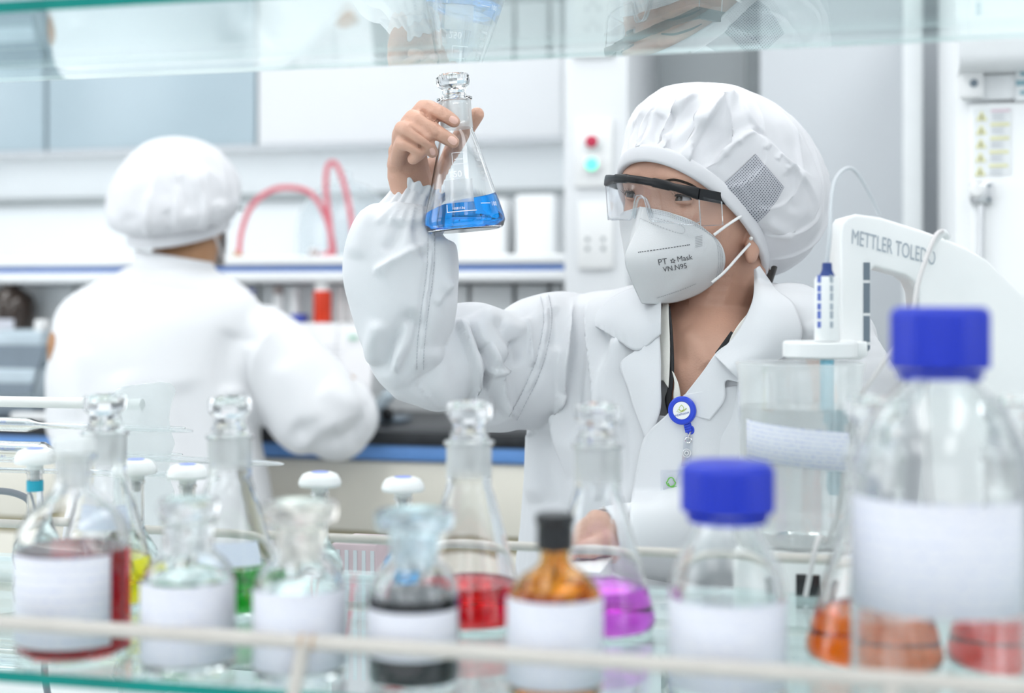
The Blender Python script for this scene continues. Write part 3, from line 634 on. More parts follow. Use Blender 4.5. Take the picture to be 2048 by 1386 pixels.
def conical(px, d, label, s, level, ml, labelz=None, body=None, neck=True):
    t = thing('conical_flask', label, 'flask', at_shelf(px, d), 0); o = sc(EO, s)
    glassbody(t, o, wall=.0018*s, m=body)
    fill(t, o, level, ml, wall=.0018*s)
    if neck: mk('ground_joint', lathe([(.0169*s+.0002, .110*s), (.0169*s+.0002, .1355*s)], 40), M['frosted'], t, world=False)
    g = head(); mk('stopper', (np.array(g[0])*s, g[1]), M['softglass'], t, world=False, smooth=25)
    if labelz:
        f = fa(t.location); z0, z1 = labelz; pts = [[((rin(o, z, 0)+.0003)*math.cos(f+q), (rin(o, z, 0)+.0003)*math.sin(f+q), z) for q in np.linspace(-.75, .75, 16)] for z in (z0, (z0+z1)/2, z1)]
        lo_ = mk('label_sticker', grid(pts), M['label3'], t, world=False, smooth=180); set_uv(lo_, [(i/15, j/2) for j in range(3) for i in range(16)])
    return t
M['label3'] = label_mat('flask_label_paper', (.45, .52, .75), 5, (.70, .76, .84))
def lq(n, c): return liquid(n, c)
conical(210, 1.177, 'stoppered conical flask with yellow liquid behind the dark red bottle', 1.03, .038, lq('yellow_liquid', (.95, .80, .02)), (.062, .082))
conical(460, 1.15, 'stoppered conical flask with deep green liquid', 1.03, .036, lq('green_liquid', (.012, .33, .02)), (.040, .058))
conical(938, 1.1, 'stoppered conical flask with crimson liquid behind the amber bottle\'s left side', 1.03, .032, lq('crimson_liquid', (.82, .006, .015)))
conical(1195, 1.075, 'stoppered conical flask with magenta liquid', 1.03, .034, lq('magenta_liquid', (.86, .12, .87)))
conical(1748, .985, 'stoppered conical flask with orange liquid behind the large blue-capped bottle', 1.1, .036, lq('orange_liquid', (1.0, .17, .0)))
conical(2032, .985, 'stoppered conical flask with bright red liquid at the right edge', 1.1, .036, lq('bright_red_liquid', (.96, .035, .022)))
# small volumetric flasks with white mushroom stoppers
VF = [(0, 0), (.015, 0), (.0185, .003), (.0205, .012), (.019, .022), (.013, .031), (.0088, .037), (.0072, .042), (.0070, .076), (.0082, .077), (.0082, .079), (.0070, .0795)]
def volumetric(px, label, m, lev, w=1.0, topz=.094):
    d = 1.162/((P(px, 0, 1)-CAM)[1]); t = thing('volumetric_flask', label, 'flask', at_shelf(px, d)); k = topz/.094; o = [(r*w, z*k) for r, z in VF]
    glassbody(t, o, wall=.0013); fill(t, o, lev, m, wall=.0013)
    st = mk('stopper', lathe([(0, .070*k), (.004, .070*k), (.0044*w, .0796*k), (.0075, .0797*k), (.0075, .083*k), (.0105, .0835*k), (.0178, .0845*k), (.0188, .087*k), (.0178, .0905*k), (.0150, .0945*k), (.011, .096*k), (0, .096*k)], 32), M['ptfe'], t, world=False)
    lab(mk('blue_dot', lathe([(0, .0962*k), (.0075, .0962*k), (.0075, .0966*k), (0, .0968*k)], 20), M['bluedot'], st, world=False), 'blue disc on the stopper'); return t
TLB = mat('teal_band', (.02, .36, .50), .35); TL = liquid('teal_liquid', (.02, .45, .62)); BL = liquid('light_blue_liquid', (.15, .52, .95))
t = volumetric(70, 'small volumetric flask with white mushroom stopper and a teal band on its neck', L2, .05, 1.0, .110)
mk('neck_band', lathe([(.0071, .0735), (.0076, .0735), (.0076, .0835), (.0071, .0835)], 28, True), TLB, t, world=False)
volumetric(272, 'small clear volumetric flask with white mushroom stopper, beside the flask of yellow liquid', L2, .05, 1, .103)
volumetric(375, 'small clear volumetric flask with white mushroom stopper, left of the green-liquid flask', L2, .05, 1, .100)
volumetric(640, 'small clear volumetric flask with white mushroom stopper above the cream-stoppered bottle', L2, .05, 1, .097)
volumetric(806, 'small volumetric flask with white mushroom stopper and light blue liquid', BL, .06, 1, .095)
# ================================================================ pipettes on their stand, left
SYp = 1.275
t = thing('pipette_stand', 'clear scalloped acrylic pipette stand with a white top rod at the left', 'stand', (atY(150, 850, SYp)[0], SYp, ZT+.0005))
xp = atY(285, 850, SYp)[0]; ztop = CAMH-.083
M['acryl'] = thin_glass('acrylic_sheet', (.92, .95, .95), .07, frost=.28)
def scallop(x):
    n = 60; zs = np.linspace(ztop-.012, ZT+.02, n); pf = []
    for z in zs:
        q = ((ztop-.012-z)/.052) % 1.0; w = .060-.014*math.sin(math.pi*q)**.8; pf.append((w, z))
    out = [(0.0+w, z) for w, z in pf]; pts = [(.03, ztop), (.048, ztop-.002), (.056, ztop-.006)]+out+[(.062, ZT+.012), (.07, ZT+.001)]
    lft = [(-y, z) for y, z in pts[::-1]]; poly = lft+pts
    m = len(pts); L_ = [(-y, z) for y, z in pts]
    v = []; f = []
    for i in range(m):
        for y, z in (L_[i], pts[i]):
            v.append((x, SYp+y, z)); v.append((x+.005, SYp+y, z))
    for i in range(m-1):
        a_ = i*4; b2 = a_+4; f += [(a_, a_+2, b2+2, b2), (a_+1, b2+1, b2+3, a_+3), (a_, b2, b2+1, a_+1), (a_+2, a_+3, b2+3, b2+2)]
    f += [(0, 1, 3, 2), ((m-1)*4, (m-1)*4+2, (m-1)*4+3, (m-1)*4+1)]
    return np.array(v), f
mk('side_panel', scallop(xp), M['acryl'], t, smooth=30); mk('side_panel', scallop(xp-.42), M['acryl'], t, smooth=30)
zrod = CAMH-(805-600)/FPX*(SYp/((P(100, 0, 1)-CAM)[1]))
mk('top_rod', tube([(xp-.46, SYp, zrod), (xp-.0002, SYp, zrod)], .0056, 16), M['rail2'], t)
mk('base_plate', bx(xp-.44, xp+.02, SYp-.075, SYp+.075, ZT+.0006, ZT+.0009), M['acryl'], t) if False else None
def pipette(label, y, pts, rads, bulb=None, text=True):
    """pts: (px,py) axis points; rads in m"""
    w = np.array([atY(a_, b2, y) for a_, b2 in pts]); base = w[0]
    t = thing('pipette', label, 'pipette', tuple(w.mean(0)))
    g = tube(w, .003, 14); p = bez(w, 70); L_ = np.linspace(0, 1, 70); rr = np.interp(L_, [q[0] for q in rads], [q[1] for q in rads])
    v, f = tube(p, 1.0, 14); 
    for i in range(70): v[i*14:(i+1)*14] = p[i]+(v[i*14:(i+1)*14]-p[i])*rr[i]
    mk('glass_tube', (v, f), M['solidglass'], t, smooth=60)
    v2 = v.copy()
    for i in range(70): v2[i*14:(i+1)*14] = p[i]+(v[i*14:(i+1)*14]-p[i])*.62
    mk('bore', (v2, [q[::-1] for q in f]), M['solidglass'], t, smooth=60)
    if bulb:
        i = int(np.argmin(np.abs(L_-bulb))); c = p[i]; r = rr[i]
        for k, (dz, s) in enumerate(((.35, .0034), (-.25, .0030))):
            gx = textgeo('20 mL  A 0.03' if k == 0 else 'EX 20 C', s); vv = np.array(gx[0]); vv = np.c_[vv[:, 0]+c[0]-.018, np.zeros(len(vv)), vv[:, 1]+c[2]+dz*r*1.2-.001]
            vv[:, 1] = c[1]-np.sqrt(np.maximum(0, (r+.0004)**2-(vv[:, 2]-c[2])**2)); mk('graduation', (vv, gx[1]), M['bprint'], t, smooth=0)
    return t
pipette('upper bulb pipette on the stand with blue print on its bulb', SYp-.052, [(-260, 842), (-40, 847), (120, 852), (385, 862)], [(0, .0028), (.32, .0028), (.36, .0068), (.55, .0068), (.60, .0030), (.85, .0028), (.97, .0018), (1, .0008)], .45)
pipette('thin plain pipette just behind the printed bulb pipette', SYp+.052, [(-100, 846), (150, 851), (370, 856)], [(0, .0022), (.85, .0022), (1, .0008)])
pipette('thick bulb pipette on the third level with a long stem reaching furthest right', SYp-.053, [(-160, 893), (10, 903), (130, 907), (320, 917), (568, 928)], [(0, .0030), (.16, .0030), (.21, .0105), (.42, .0105), (.47, .0034), (.93, .0030), (.985, .0016), (1, .0008)], .31)
pipette('short thin pipette with its tip just right of the acrylic stand', SYp+.053, [(-60, 897), (150, 902), (365, 909)], [(0, .0020), (.88, .0020), (1, .0007)])
pipette('thin pipette on the lowest visible level of the stand', SYp-.053, [(-150, 936), (50, 941), (250, 946), (420, 953)], [(0, .0025), (.9, .0025), (1, .0008)])
M['cable'] = mat('grey_cable', (.22, .24, .27), .5)
w = [P(-60, 985, 1.40), P(0, 982, 1.40), P(40, 990, 1.40), P(62, 1008, 1.40), P(80, 1060, 1.39), P(95, 1180, 1.38)]
w.append(np.array([w[-1][0]+.01, w[-1][1], ZT+.0035])); w.append(w[-1]+np.array([.12, .03, 0])); tag(mk('cable', tube(w, .0034, 10, 60), M['cable']), 'grey cable bending down at the left edge', 'cable')
# ================================================================ things on the front bench seen under the rail
M['pinkbox'] = mat('pinkish_grey_card', (.62, .50, .53), .7, var=.2, scale=8)
x0_, x1_ = atY(662, 1100, 1.34)[0], atY(752, 1100, 1.34)[0]
t = thing('carton', 'pinkish grey striped carton on the bench behind the rail', 'carton', ((x0_+x1_)/2, 1.37, ZT+.0005)); ztp = atY(700, 1088, 1.34)[2]
mk('carton_body', bx(x0_, x1_, 1.34, 1.405, ZT+.001, ztp, .002), M['pinkbox'], t)
for k in range(5): xx = x0_+(x1_-x0_)*(.12+.19*k); mk('printed_stripe', bx(xx, xx+.004, 1.3392, 1.3398, ZT+.02, ztp-.006), M['panel'], t)
tx0, tx1 = atY(880, 1110, 1.30)[0], atY(1345, 1110, 1.30)[0]
t = thing('document_tray', 'low white document tray on the bench below the worker\'s hand', 'tray', ((tx0+tx1)/2, 1.33, ZT+.0005)); tz = .858
mk('tray_body', bx(tx0, tx1, 1.262, 1.408, ZT+.001, tz-.014, .004), M['whitepl'], t); mk('tray_lid', bx(tx0-.004, tx1+.004, 1.258, 1.412, tz-.0139, tz, .004), M['whitepl'], t)
for k, (r, dx) in enumerate(((.06, -.02), (-.09, .05), (.16, -.07))):
    o = mk('paper_sheet', box(((tx0+tx1)/2+dx-.075, 1.335, tz+.0012+.0022*k), (.075, .12, .0018), 0, rz=r), M['paper']); tag(o, ['lowest loose white sheet on the document tray', 'middle loose white sheet on the document tray', 'topmost loose white sheet on the document tray'][k], 'paper')
nb = thing('notebook', 'thick white notebook with a black edge under the resting hand', 'notebook', (atY(1150, 1120, 1.31)[0], 1.31, tz+.0005))
n0, n1 = atY(1085, 1120, 1.31)[0], atY(1215, 1120, 1.31)[0]
mk('page_block', bx(n0+.002, n1-.002, 1.274, 1.350, tz+.0035, .9005), M['paper'], nb); mk('cover', bx(n0, n1, 1.272, 1.352, tz+.001, tz+.0034, .0008), M['blackpl'], nb); mk('cover', bx(n0, n1, 1.272, 1.352, .9006, .903, .0008), M['whitepl'], nb)
# ================================================================ titrator with its beaker
TY = 1.30
zb2 = CAMH-.2175
t = thing('titrator', 'white laboratory titrator with a printed arm, column and beaker platform', 'instrument', (atY(1850, 900, TY)[0], TY+.03, ZT+.0005))
tx0, tx1 = atY(1470, 1090, 1.25)[0], atY(2190, 1090, 1.25)[0]
mk('base', bx(tx0, tx1, 1.244, 1.412, ZT+.001, zb2, .008), M['whitepl'], t)
v0, v1 = atY(1592, 1190, 1.244), atY(1640, 1150, 1.244); mk('base_vent', bx(v0[0], v1[0], 1.2425, 1.2438, v0[2], v1[2], .0004), M['blackpl'], t)
dT = 1.325
def extr(poly, d0, th, bev=.004):
    bm = bmesh.new(); f = bm.faces.new([bm.verts.new(P(x, y, d0)) for x, y in poly]); r = bmesh.ops.extrude_face_region(bm, geom=[f])
    bmesh.ops.translate(bm, vec=FWD*th, verts=[q for q in r['geom'] if isinstance(q, bmesh.types.BMVert)]); bmesh.ops.recalc_face_normals(bm, faces=bm.faces)
    if bev:
        es = [e for e in bm.edges if len(e.link_faces) == 2 and (len(e.link_faces[0].verts) > 6) != (len(e.link_faces[1].verts) > 6)]
        bmesh.ops.bevel(bm, geom=es, offset=bev, segments=3, profile=.5, affect='EDGES')
    bmesh.ops.triangulate(bm, faces=[f for f in bm.faces if len(f.verts) > 4])
    bm.verts.index_update(); g = (np.array([q.co[:] for q in bm.verts]), [tuple(q.index for q in f.verts) for f in bm.faces]); bm.free(); return g
arm = [(1681, 700), (1681, 470), (1684, 447), (1694, 433), (1712, 428), (1760, 434), (1860, 466), (1930, 494), (1975, 520), (2012, 556), (2060, 602), (2130, 680), (2150, 760), (2150, 1071), (1890, 1071), (1868, 1000), (1850, 800), (1842, 640), (1838, 585), (1828, 562), (1812, 550), (1750, 533), (1742, 540), (1742, 690), (1736, 710), (1722, 720), (1700, 720), (1688, 715)]
ga = extr(arm, dT, .05, .003); am = mk('arm', ga, M['whitepl'], t, smooth=40); TA = bvh(ga)
for y0_, y1_ in ((525, 560), (566, 626), (632, 684), (690, 712)):
    q0 = [(1727, y0_), (1740, y0_), (1740, y1_ if y1_ < 700 else 698), (1727, y1_)]
    v = np.array([P(x, y, dT-.0006) for x, y in q0]); mk('vent_slot', (np.concatenate([v, v+FWD*.003]), [(0, 1, 2, 3), (7, 6, 5, 4), (0, 4, 5, 1), (1, 5, 6, 2), (2, 6, 7, 3), (3, 7, 4, 0)]), M['dkgrey'], t, smooth=0)
M['txt'] = mat('slate_lettering', (.38, .43, .48), .5, var=0)
gt = textgeo('METTLER TOLEDO', 1.0); w_ = np.array(gt[0])[:, 0].max()
ux = np.array([168, 44])/w_; vv = np.array([.05, -1])*31/.72
out = [P(*(np.array([1702, 487])+a_[0]*ux+a_[1]*vv), dT-.0007) for a_ in gt[0]]; mk('lettering', (out, gt[1]), M['txt'], am, smooth=0)
lab(am, 'white arm lettered METTLER TOLEDO')
# electrode holder disc and clip
bc = P(1600, 0, 1.275); bc = np.array([bc[0], bc[1], 0])
ec = P(1654, 0, 1.270); zc0, zc1 = P(1640, 718, 1.275)[2], P(1640, 683, 1.275)[2]
mk('electrode_holder', xf(lathe([(0, 0), (.030, 0), (.0335, .002), (.0335, zc1-zc0-.002), (.032, zc1-zc0), (0, zc1-zc0)], 48), Matrix.Translation((P(1640, 0, 1.29)[0], P(1640, 0, 1.29)[1], zc0))), M['whitepl'], t)
mk('holder_bracket', bx(P(1690, 0, 1.31)[0]-.006, P(1690, 0, 1.31)[0]+.02, P(1690, 0, 1.31)[1]-.014, P(1690, 0, 1.31)[1]+.03, zc0+.0012, zc1-.001, .002), M['whitepl'], t)
# electrode
t = thing('electrode', 'electrode with a navy top, white sleeve and blue stem dipping into the beaker', 'electrode', (ec[0], ec[1], P(0, 985, 1.27)[2]))
def zpx(y): return P(0, y, 1.27)[2]
E = Matrix.Translation((ec[0], ec[1], 0))
M['estem'] = mat('blue_stem', (.22, .50, .62), .3); M['enavy'] = mat('navy_sleeve', (.02, .05, .22), .4)
mk('stem', xf(lathe([(0, zpx(986)), (.0045, zpx(986)), (.0062, zpx(975)), (.0062, zpx(719)), (0, zpx(719))], 24), E), M['estem'], t)
mk('collar', xf(lathe([(.0063, zpx(845)), (.0085, zpx(845)), (.0085, zpx(815)), (.0063, zpx(815))], 24, True), E), M['estem'], t)
hd = mk('sleeve', xf(lathe([(0, zpx(682)), (.0112, zpx(682)), (.0112, zpx(560)), (.0095, zpx(553)), (0, zpx(553))], 28), E), M['whitepl'], t)
mk('navy_top', xf(lathe([(0, zpx(552.8)), (.0072, zpx(552.8)), (.0045, zpx(540)), (.0042, zpx(526)), (0, zpx(525))], 20), E), M['enavy'], t)
for k, (xo, h) in enumerate(((-.0065, .034), (.004, .038))):
    for j in range(6): mk('sleeve_print', bx(ec[0]+xo-.0016, ec[0]+xo+.0016, ec[1]-.0118+abs(xo)*.25, ec[1]-.0112+abs(xo)*.25, zpx(655)+j*.008, zpx(655)+j*.008+.0055+.0012*(j % 2)), M['bprint' if k == 0 else 'txt'], hd)
cb = [ (ec[0], ec[1], zpx(525.5))]+[P(x, y, 1.27+.01*i) for i, (x, y) in enumerate([(1660, 470), (1662, 410), (1670, 362), (1690, 338), (1710, 342), (1735, 380), (1758, 428)])]
mk('cable', tube(cb, .0018, 10, 60), M['panel'], t)
# beaker
t = thing('beaker', 'tall clear plastic beaker of water with a handwritten label under the electrode', 'beaker', (bc[0], bc[1], zb2+.0006))
BK = [(0, 0), (.049, 0), (.0525, .004), (.055, .150), (.0575, .1605), (.0562, .1612)]
M['bkglass'] = thin_glass('clear_beaker_wall', (.985, .992, .99), .06, frost=.26)
glassbody(t, BK, wall=.0016, m=M['bkglass']); fill(t, BK, .122, liquid('water_faint_green', (.985, .996, .994)), wall=.0016)
stick(t, .0545, .078, .112, -58, 50, 'label2', tilt=.010)
# dosing tube
tb = [P(1884, 462, 1.30), P(1868, 478, 1.285), P(1838, 560, 1.27), P(1818, 645, 1.255), P(1756, 742, 1.25), P(1702, 822, 1.248), P(1682, 900, 1.246), P(1674, 1000, 1.244), P(1652, 1075, 1.235)]
q = P(1640, 1105, 1.225); q[1] = 1.2; tb += [np.array([q[0], q[1]+.005, zr+.02]), np.array([q[0]-.01, 1.205, ZG+.004])]
M['tubing'] = mat('grey_tubing', (.62, .60, .60), .35)
t = thing('dosing_tube', 'thin grey tube looping from the titrator arm down past the beaker', 'tube', tuple(tb[-1])); mk('tube', tube(tb, .0022, 10, 80), M['tubing'], t)
cl = [P(1862, 500, 1.31), P(1872, 478, 1.305), P(1886, 466, 1.305), P(1894, 474, 1.31)]; lab(mk('clip', tube(cl, .0035, 10, 20), M['whitepl'], t), 'white clip on the arm')
# ================================================================ people: shared builders
def sculpt(v, f, strokes, nrm=None, facing=.12):
    """raise or sink folds: strokes are polylines (photo pixels) acting on surface points that face the camera.
    kinds: 'g' soft ridge (amp>0) or groove (amp<0), width px; 's' one-sided fold edge: sharp on the line, fading to its right-hand side (to the left if width<0)"""
    v = np.array(v, float); n = normals(v, f) if nrm is None else nrm
    q = v-CAM; d = q@FWD; px = 1024+FPX*(q@RIGHT)/d; py = YH-FPX*q[:, 2]/d
    to = -q/np.linalg.norm(q, axis=1)[:, None]; fc = np.clip((np.einsum('ij,ij->i', n, to)-facing)/.2, 0, 1); disp = np.zeros(len(v))
    for kind, pts, w, amp in strokes:
        p = bez(pts, max(8, 10*len(pts))); a = p[:-1]; b = p[1:]
        W_ = abs(w)*(4 if kind == 's' else 3); m = (px > p[:, 0].min()-W_) & (px < p[:, 0].max()+W_) & (py > p[:, 1].min()-W_) & (py < p[:, 1].max()+W_) & (fc > 0)
        idx = np.where(m)[0]
        if len(idx) == 0: continue
        X = np.stack([px[idx], py[idx]], 1); best = np.full(len(idx), 1e9); sg = np.zeros(len(idx)); tt = np.zeros(len(idx))
        for i in range(len(a)):
            e = b[i]-a[i]; L2 = e@e+1e-9; t = np.clip(((X-a[i])@e)/L2, 0, 1); r = X-(a[i]+t[:, None]*e); dd = np.hypot(r[:, 0], r[:, 1]); c = e[0]*r[:, 1]-e[1]*r[:, 0]
            k = dd < best; best[k] = dd[k]; sg[k] = np.sign(c[k]); tt[k] = (i+t[k])/len(a)
        tp = np.clip(np.minimum(tt, 1-tt)/.22, 0, 1); tp = tp*tp*(3-2*tp)
        if kind == 'g': pr = np.exp(-.5*(best/w)**2)
        else:
            side = sg*(1 if w > 0 else -1); pr = np.where(side > 0, np.exp(-best/abs(w)), np.exp(-(best/4.0)**2))
        disp[idx] += amp*pr*tp
    return v+n*(disp*fc)[:, None]
def ell_rings(rows, yaw, n=64, sa=1, sb=1):
    c, s = math.cos(yaw), math.sin(yaw); La = V(c, -s, 0); Fa = V(-s, -c, 0); out = []
    R = bez(rows, len(rows)*6)
    for py, cx, d, a, b in R:
        o = P(cx, py, d); out.append([o+La*a*sa*math.copysign(abs(math.cos(q))**.9, math.cos(q))+Fa*b*sb*math.copysign(abs(math.sin(q))**.9, math.sin(q)) for q in np.linspace(0, 2*math.pi, n, endpoint=False)])
    return loft(out)
def arm_loft(rows, n=48, k=8):
    """rows: (px, py, d, half width px, thickness m) along the limb"""
    R = bez(rows, len(rows)*k); T = np.gradient(R[:, :2], axis=0); T /= np.linalg.norm(T, axis=1)[:, None]; out = []
    for i, (px, py, d, hw, th) in enumerate(R):
        o = P(px, py, d); pr = np.array([-T[i][1], T[i][0]]); A = (RIGHT*pr[0]-UPV*pr[1])*hw/FPX*d
        out.append([o+A*math.cos(q)+FWD*th*math.sin(q) for q in np.linspace(0, 2*math.pi, n, endpoint=False)])
    def endcap(r, o, sgn):
        c = np.mean(r, 0); return [[c+(p-c)*f_+o*g_ for p in r] for f_, g_ in ((.92, .25), (.7, .6), (.35, .9))]
    d0 = (np.mean(out[0], 0)-np.mean(out[2], 0)); d0 = d0/np.linalg.norm(d0); r0 = rows[0][3]/FPX*rows[0][2]*.4
    d1 = (np.mean(out[-1], 0)-np.mean(out[-3], 0)); d1 = d1/np.linalg.norm(d1); r1 = rows[-1][3]/FPX*rows[-1][2]*.4
    return loft(endcap(out[0], d0*r0, 1)[::-1]+out+endcap(out[-1], d1*r1, 1))
def frame(C, a, roll, pitch=0):
    """head frame: columns L (person's left), F (face), U (up)"""
    F = np.array([-math.sin(a)*math.cos(pitch), -math.cos(a)*math.cos(pitch), math.sin(pitch)]); L = np.array([math.cos(a), -math.sin(a), 0]); U = np.cross(L, F)*-1
    if U[2] < 0: U = -U
    c, s = math.cos(roll), math.sin(roll); R = np.array([[c, 0, s], [0, 1, 0], [-s, 0, c]])
    B = np.stack([RIGHT, FWD, UPV], 1); M4 = np.eye(4); M4[:3, :3] = B@R@np.stack([L, F, U], 1); M4[:3, 3] = C; return M4
def headloft(f_nose=1):
    lv = [(-.108, .009, .046, .058), (-.102, .019, .030, .066), (-.090, .031, .006, .074), (-.073, .044, -.022, .079), (-.050, .057, -.054, .084), (-.025, .066, -.080, .087), (0, .070, -.093, .091), (.022, .0715, -.098, .099), (.045, .069, -.096, .096), (.070, .060, -.084, .080), (.090, .046, -.064, .056), (.103, .030, -.042, .034), (.108, .008, -.012, .008)]
    R = bez(lv, 90); n = 110; rings = []
    for U, w, b0, f0 in R:
        c = (b0+f0)/2; h = (f0-b0)/2; r = []
        for k in range(n):
            q = 2*math.pi*k/n; cs, sn = math.cos(q), math.sin(q); e = 2/2.25; x = w*math.copysign(abs(cs)**e, cs); y = c+h*math.copysign(abs(sn)**e, sn)
            if y > c:
                nh = float(np.interp(U, [-.060, -.054, -.046, -.036, -.020, 0, .012, .022], [0, .009, .015, .015, .011, .006, .0035, 0]))*f_nose; sg = float(np.interp(U, [-.05, -.035, 0], [.0125, .0095, .0075]))
                y += nh*math.exp(-(x/sg)**2)
                for sx in (-1, 1):
                    ex = x-sx*.032; y -= .0085*math.exp(-(ex/.0155)**2-((U-.000)/.0115)**2); y += .0035*math.exp(-(ex/.022)**2-((U-.021)/.008)**2)
                    cx_ = x-sx*.046; y += .004*math.exp(-(cx_/.016)**2-((U+.028)/.014)**2)
            r.append((x, y, U))
        rings.append(r)
    return loft(rings)
def bouffant(Mh, bU, bk, aF, aL, pF, pL, pC, Utop, folds, amp, sag=.0, nphi=300, nt=90, seed=1, bF0=-.002):
    """pleated cap: band ellipse (aF,aL) in the plane U=bU+bk*F, puffed out to (pF,pL) centred at F=pC"""
    rng = np.random.RandomState(seed); rings = []; folds = [(p, a_*(.7+.6*rng.rand()), .05+.10*rng.rand(), (rng.rand()-.5)*.5) for p, a_ in folds]
    for it in range(nt):
        t = it/(nt-1)
        ring = []
        for k in range(nphi):
            ph = 2*math.pi*k/nphi; c, s = math.cos(ph), math.sin(ph)   # c: front, s: left
            Bf, Bl = bF0+aF*c, aL*s; Bu = bU+bk*Bf
            front = max(0, c)
            if t < .22:
                u = t/.22; g = math.sin(u*math.pi/2)**.9
                mF = pC+pF*c; mL = pL*s; mu = Bu+.034+.012*front-sag*max(0, -c)
                lat = g*(1-.0*front)
                x, y = Bl+(mL-Bl)*lat, Bf+(mF-Bf)*lat; z = Bu+(mu-Bu)*u**1.2-.006*math.sin(u*math.pi)*(1-front)
            else:
                u = (t-.22)/.78; w = math.cos(u*math.pi/2)**.85; mu = Bu+.034+.012*front-sag*max(0, -c)
                x = pL*s*w; y = (pC+pF*c)*w+(-.012)*(1-w); z = mu+(Utop-mu)*math.sin(u*math.pi/2)**1.05
            env = min(1, t/.05)*math.exp(-(max(0, t-.15)/.42)**2)
            dsp = 0
            for p, a_, w2, tw in folds:
                dlt = (ph-(p+tw*t)+math.pi) % (2*math.pi)-math.pi
                dsp += a_*(math.exp(-dlt/(w2*1.6)) if dlt > 0 else math.exp(dlt/(.022)))
            nz = mnoise.noise(Vector((x*22+seed, y*22, z*22)))*.0035*min(1, t*8)+mnoise.noise(Vector((x*60+seed, y*60, z*60)))*.001
            dn = amp*dsp*env+nz
            rr = math.hypot(x, y-pC)+1e-6; ring.append((x*(1+dn/rr*.85), pC+(y-pC)*(1+dn/rr*.85), z+dn*.45*min(1, t*3)))
        rings.append(ring)
    g = loft(rings, cap=True); return xf(g, Mh)
def bandgeo(Mh, bU, bk, aF, aL, h, th, F0=-.002, n=120, wig=.0006):
    rings = []
    for k in range(n):
        ph = 2*math.pi*k/n; c, s = math.cos(ph), math.sin(ph); r = []
        for j in range(14):
            q = 2*math.pi*j/14; rr = th*math.copysign(abs(math.cos(q))**.6, math.cos(q)); zz = h*.5*math.copysign(abs(math.sin(q))**.6, math.sin(q))
            k2 = 1+wig*math.sin(ph*37)/th*.3
            F = F0+(aF+rr*k2)*c; r.append(((aL+rr*k2)*s, F, bU+bk*(F0+aF*c)+zz))
        rings.append(r)
    p = np.array(rings); m = 14; f = [(i*m+j, ((i+1) % n)*m+j, ((i+1) % n)*m+(j+1) % m, i*m+(j+1) % m) for i in range(n) for j in range(m)]
    return xf((p.reshape(-1, 3), f), Mh)
def patch(T, A, B, n=40, m=14, off=.004, fb=1.5, lift=None):
    """cloth piece lying on a surface, between edge curves A and B (photo pixels)"""
    a, b = bez(A, n), bez(B, n); last = fb; pts = []
    D = np.zeros((n, m))
    for i in range(n):
        for j in range(m):
            q = a[i]+(b[i]-a[i])*j/(m-1); D[i, j] = castd(T, q[0], q[1], np.nan)
    if np.isnan(D).any():
        for i in range(n):
            row = D[i]; ok = ~np.isnan(row)
            if ok.any(): D[i] = np.interp(np.arange(m), np.where(ok)[0], row[ok])
        ok = ~np.isnan(D[:, 0])
        for j in range(m): D[:, j] = np.interp(np.arange(n), np.where(ok)[0], D[ok, j]) if ok.any() else fb
    for _ in range(3):
        Dp = np.pad(D, 1, mode='edge'); D = (Dp[:-2, 1:-1]+Dp[2:, 1:-1]+Dp[1:-1, :-2]+Dp[1:-1, 2:]+2*D)/6
    for i in range(n):
        row = []
        for j in range(m):
            q = a[i]+(b[i]-a[i])*j/(m-1); l = lift(i/(n-1), j/(m-1)) if lift else 0
            row.append(P(q[0], q[1], D[i, j]-off-l))
        pts.append(row)
    return grid(pts)
def linestrip(T, pts, wpx, n=30, off=.0008, fb=1.5, dash=None):
    """narrow flat strip (seam tape, printed rule) on a surface"""
    p = bez(pts, n); t = np.gradient(p, axis=0); t /= np.linalg.norm(t, axis=1)[:, None]; nn = np.stack([-t[:, 1], t[:, 0]], 1)
    def pt(q):
        c, m_ = cast(T, *q); return c+m_*off if c is not None else P(q[0], q[1], fb)
    if dash:
        v, f = [], []
        for i in range(n-1):
            if i % dash[0] < dash[1]:
                k = len(v); v += [pt(p[i]-nn[i]*wpx/2), pt(p[i]+nn[i]*wpx/2), pt(p[i+1]+nn[i+1]*wpx/2), pt(p[i+1]-nn[i+1]*wpx/2)]; f.append((k, k+1, k+2, k+3))
        return np.array(v), f
    return grid([[pt(p[i]-nn[i]*wpx/2), pt(p[i]+nn[i]*wpx/2)] for i in range(n)])
def push_out(v, T, gap):
    """keep a garment's points at least gap outside the body"""
    v = np.array(v, float)
    for i in range(len(v)):
        h = T.find_nearest(Vector(v[i]), .05)
        if h[0] is None: continue
        p, n = np.array(h[0]), np.array(h[1]); s = (v[i]-p)@n
        if s < gap: v[i] = p+n*gap
    return v
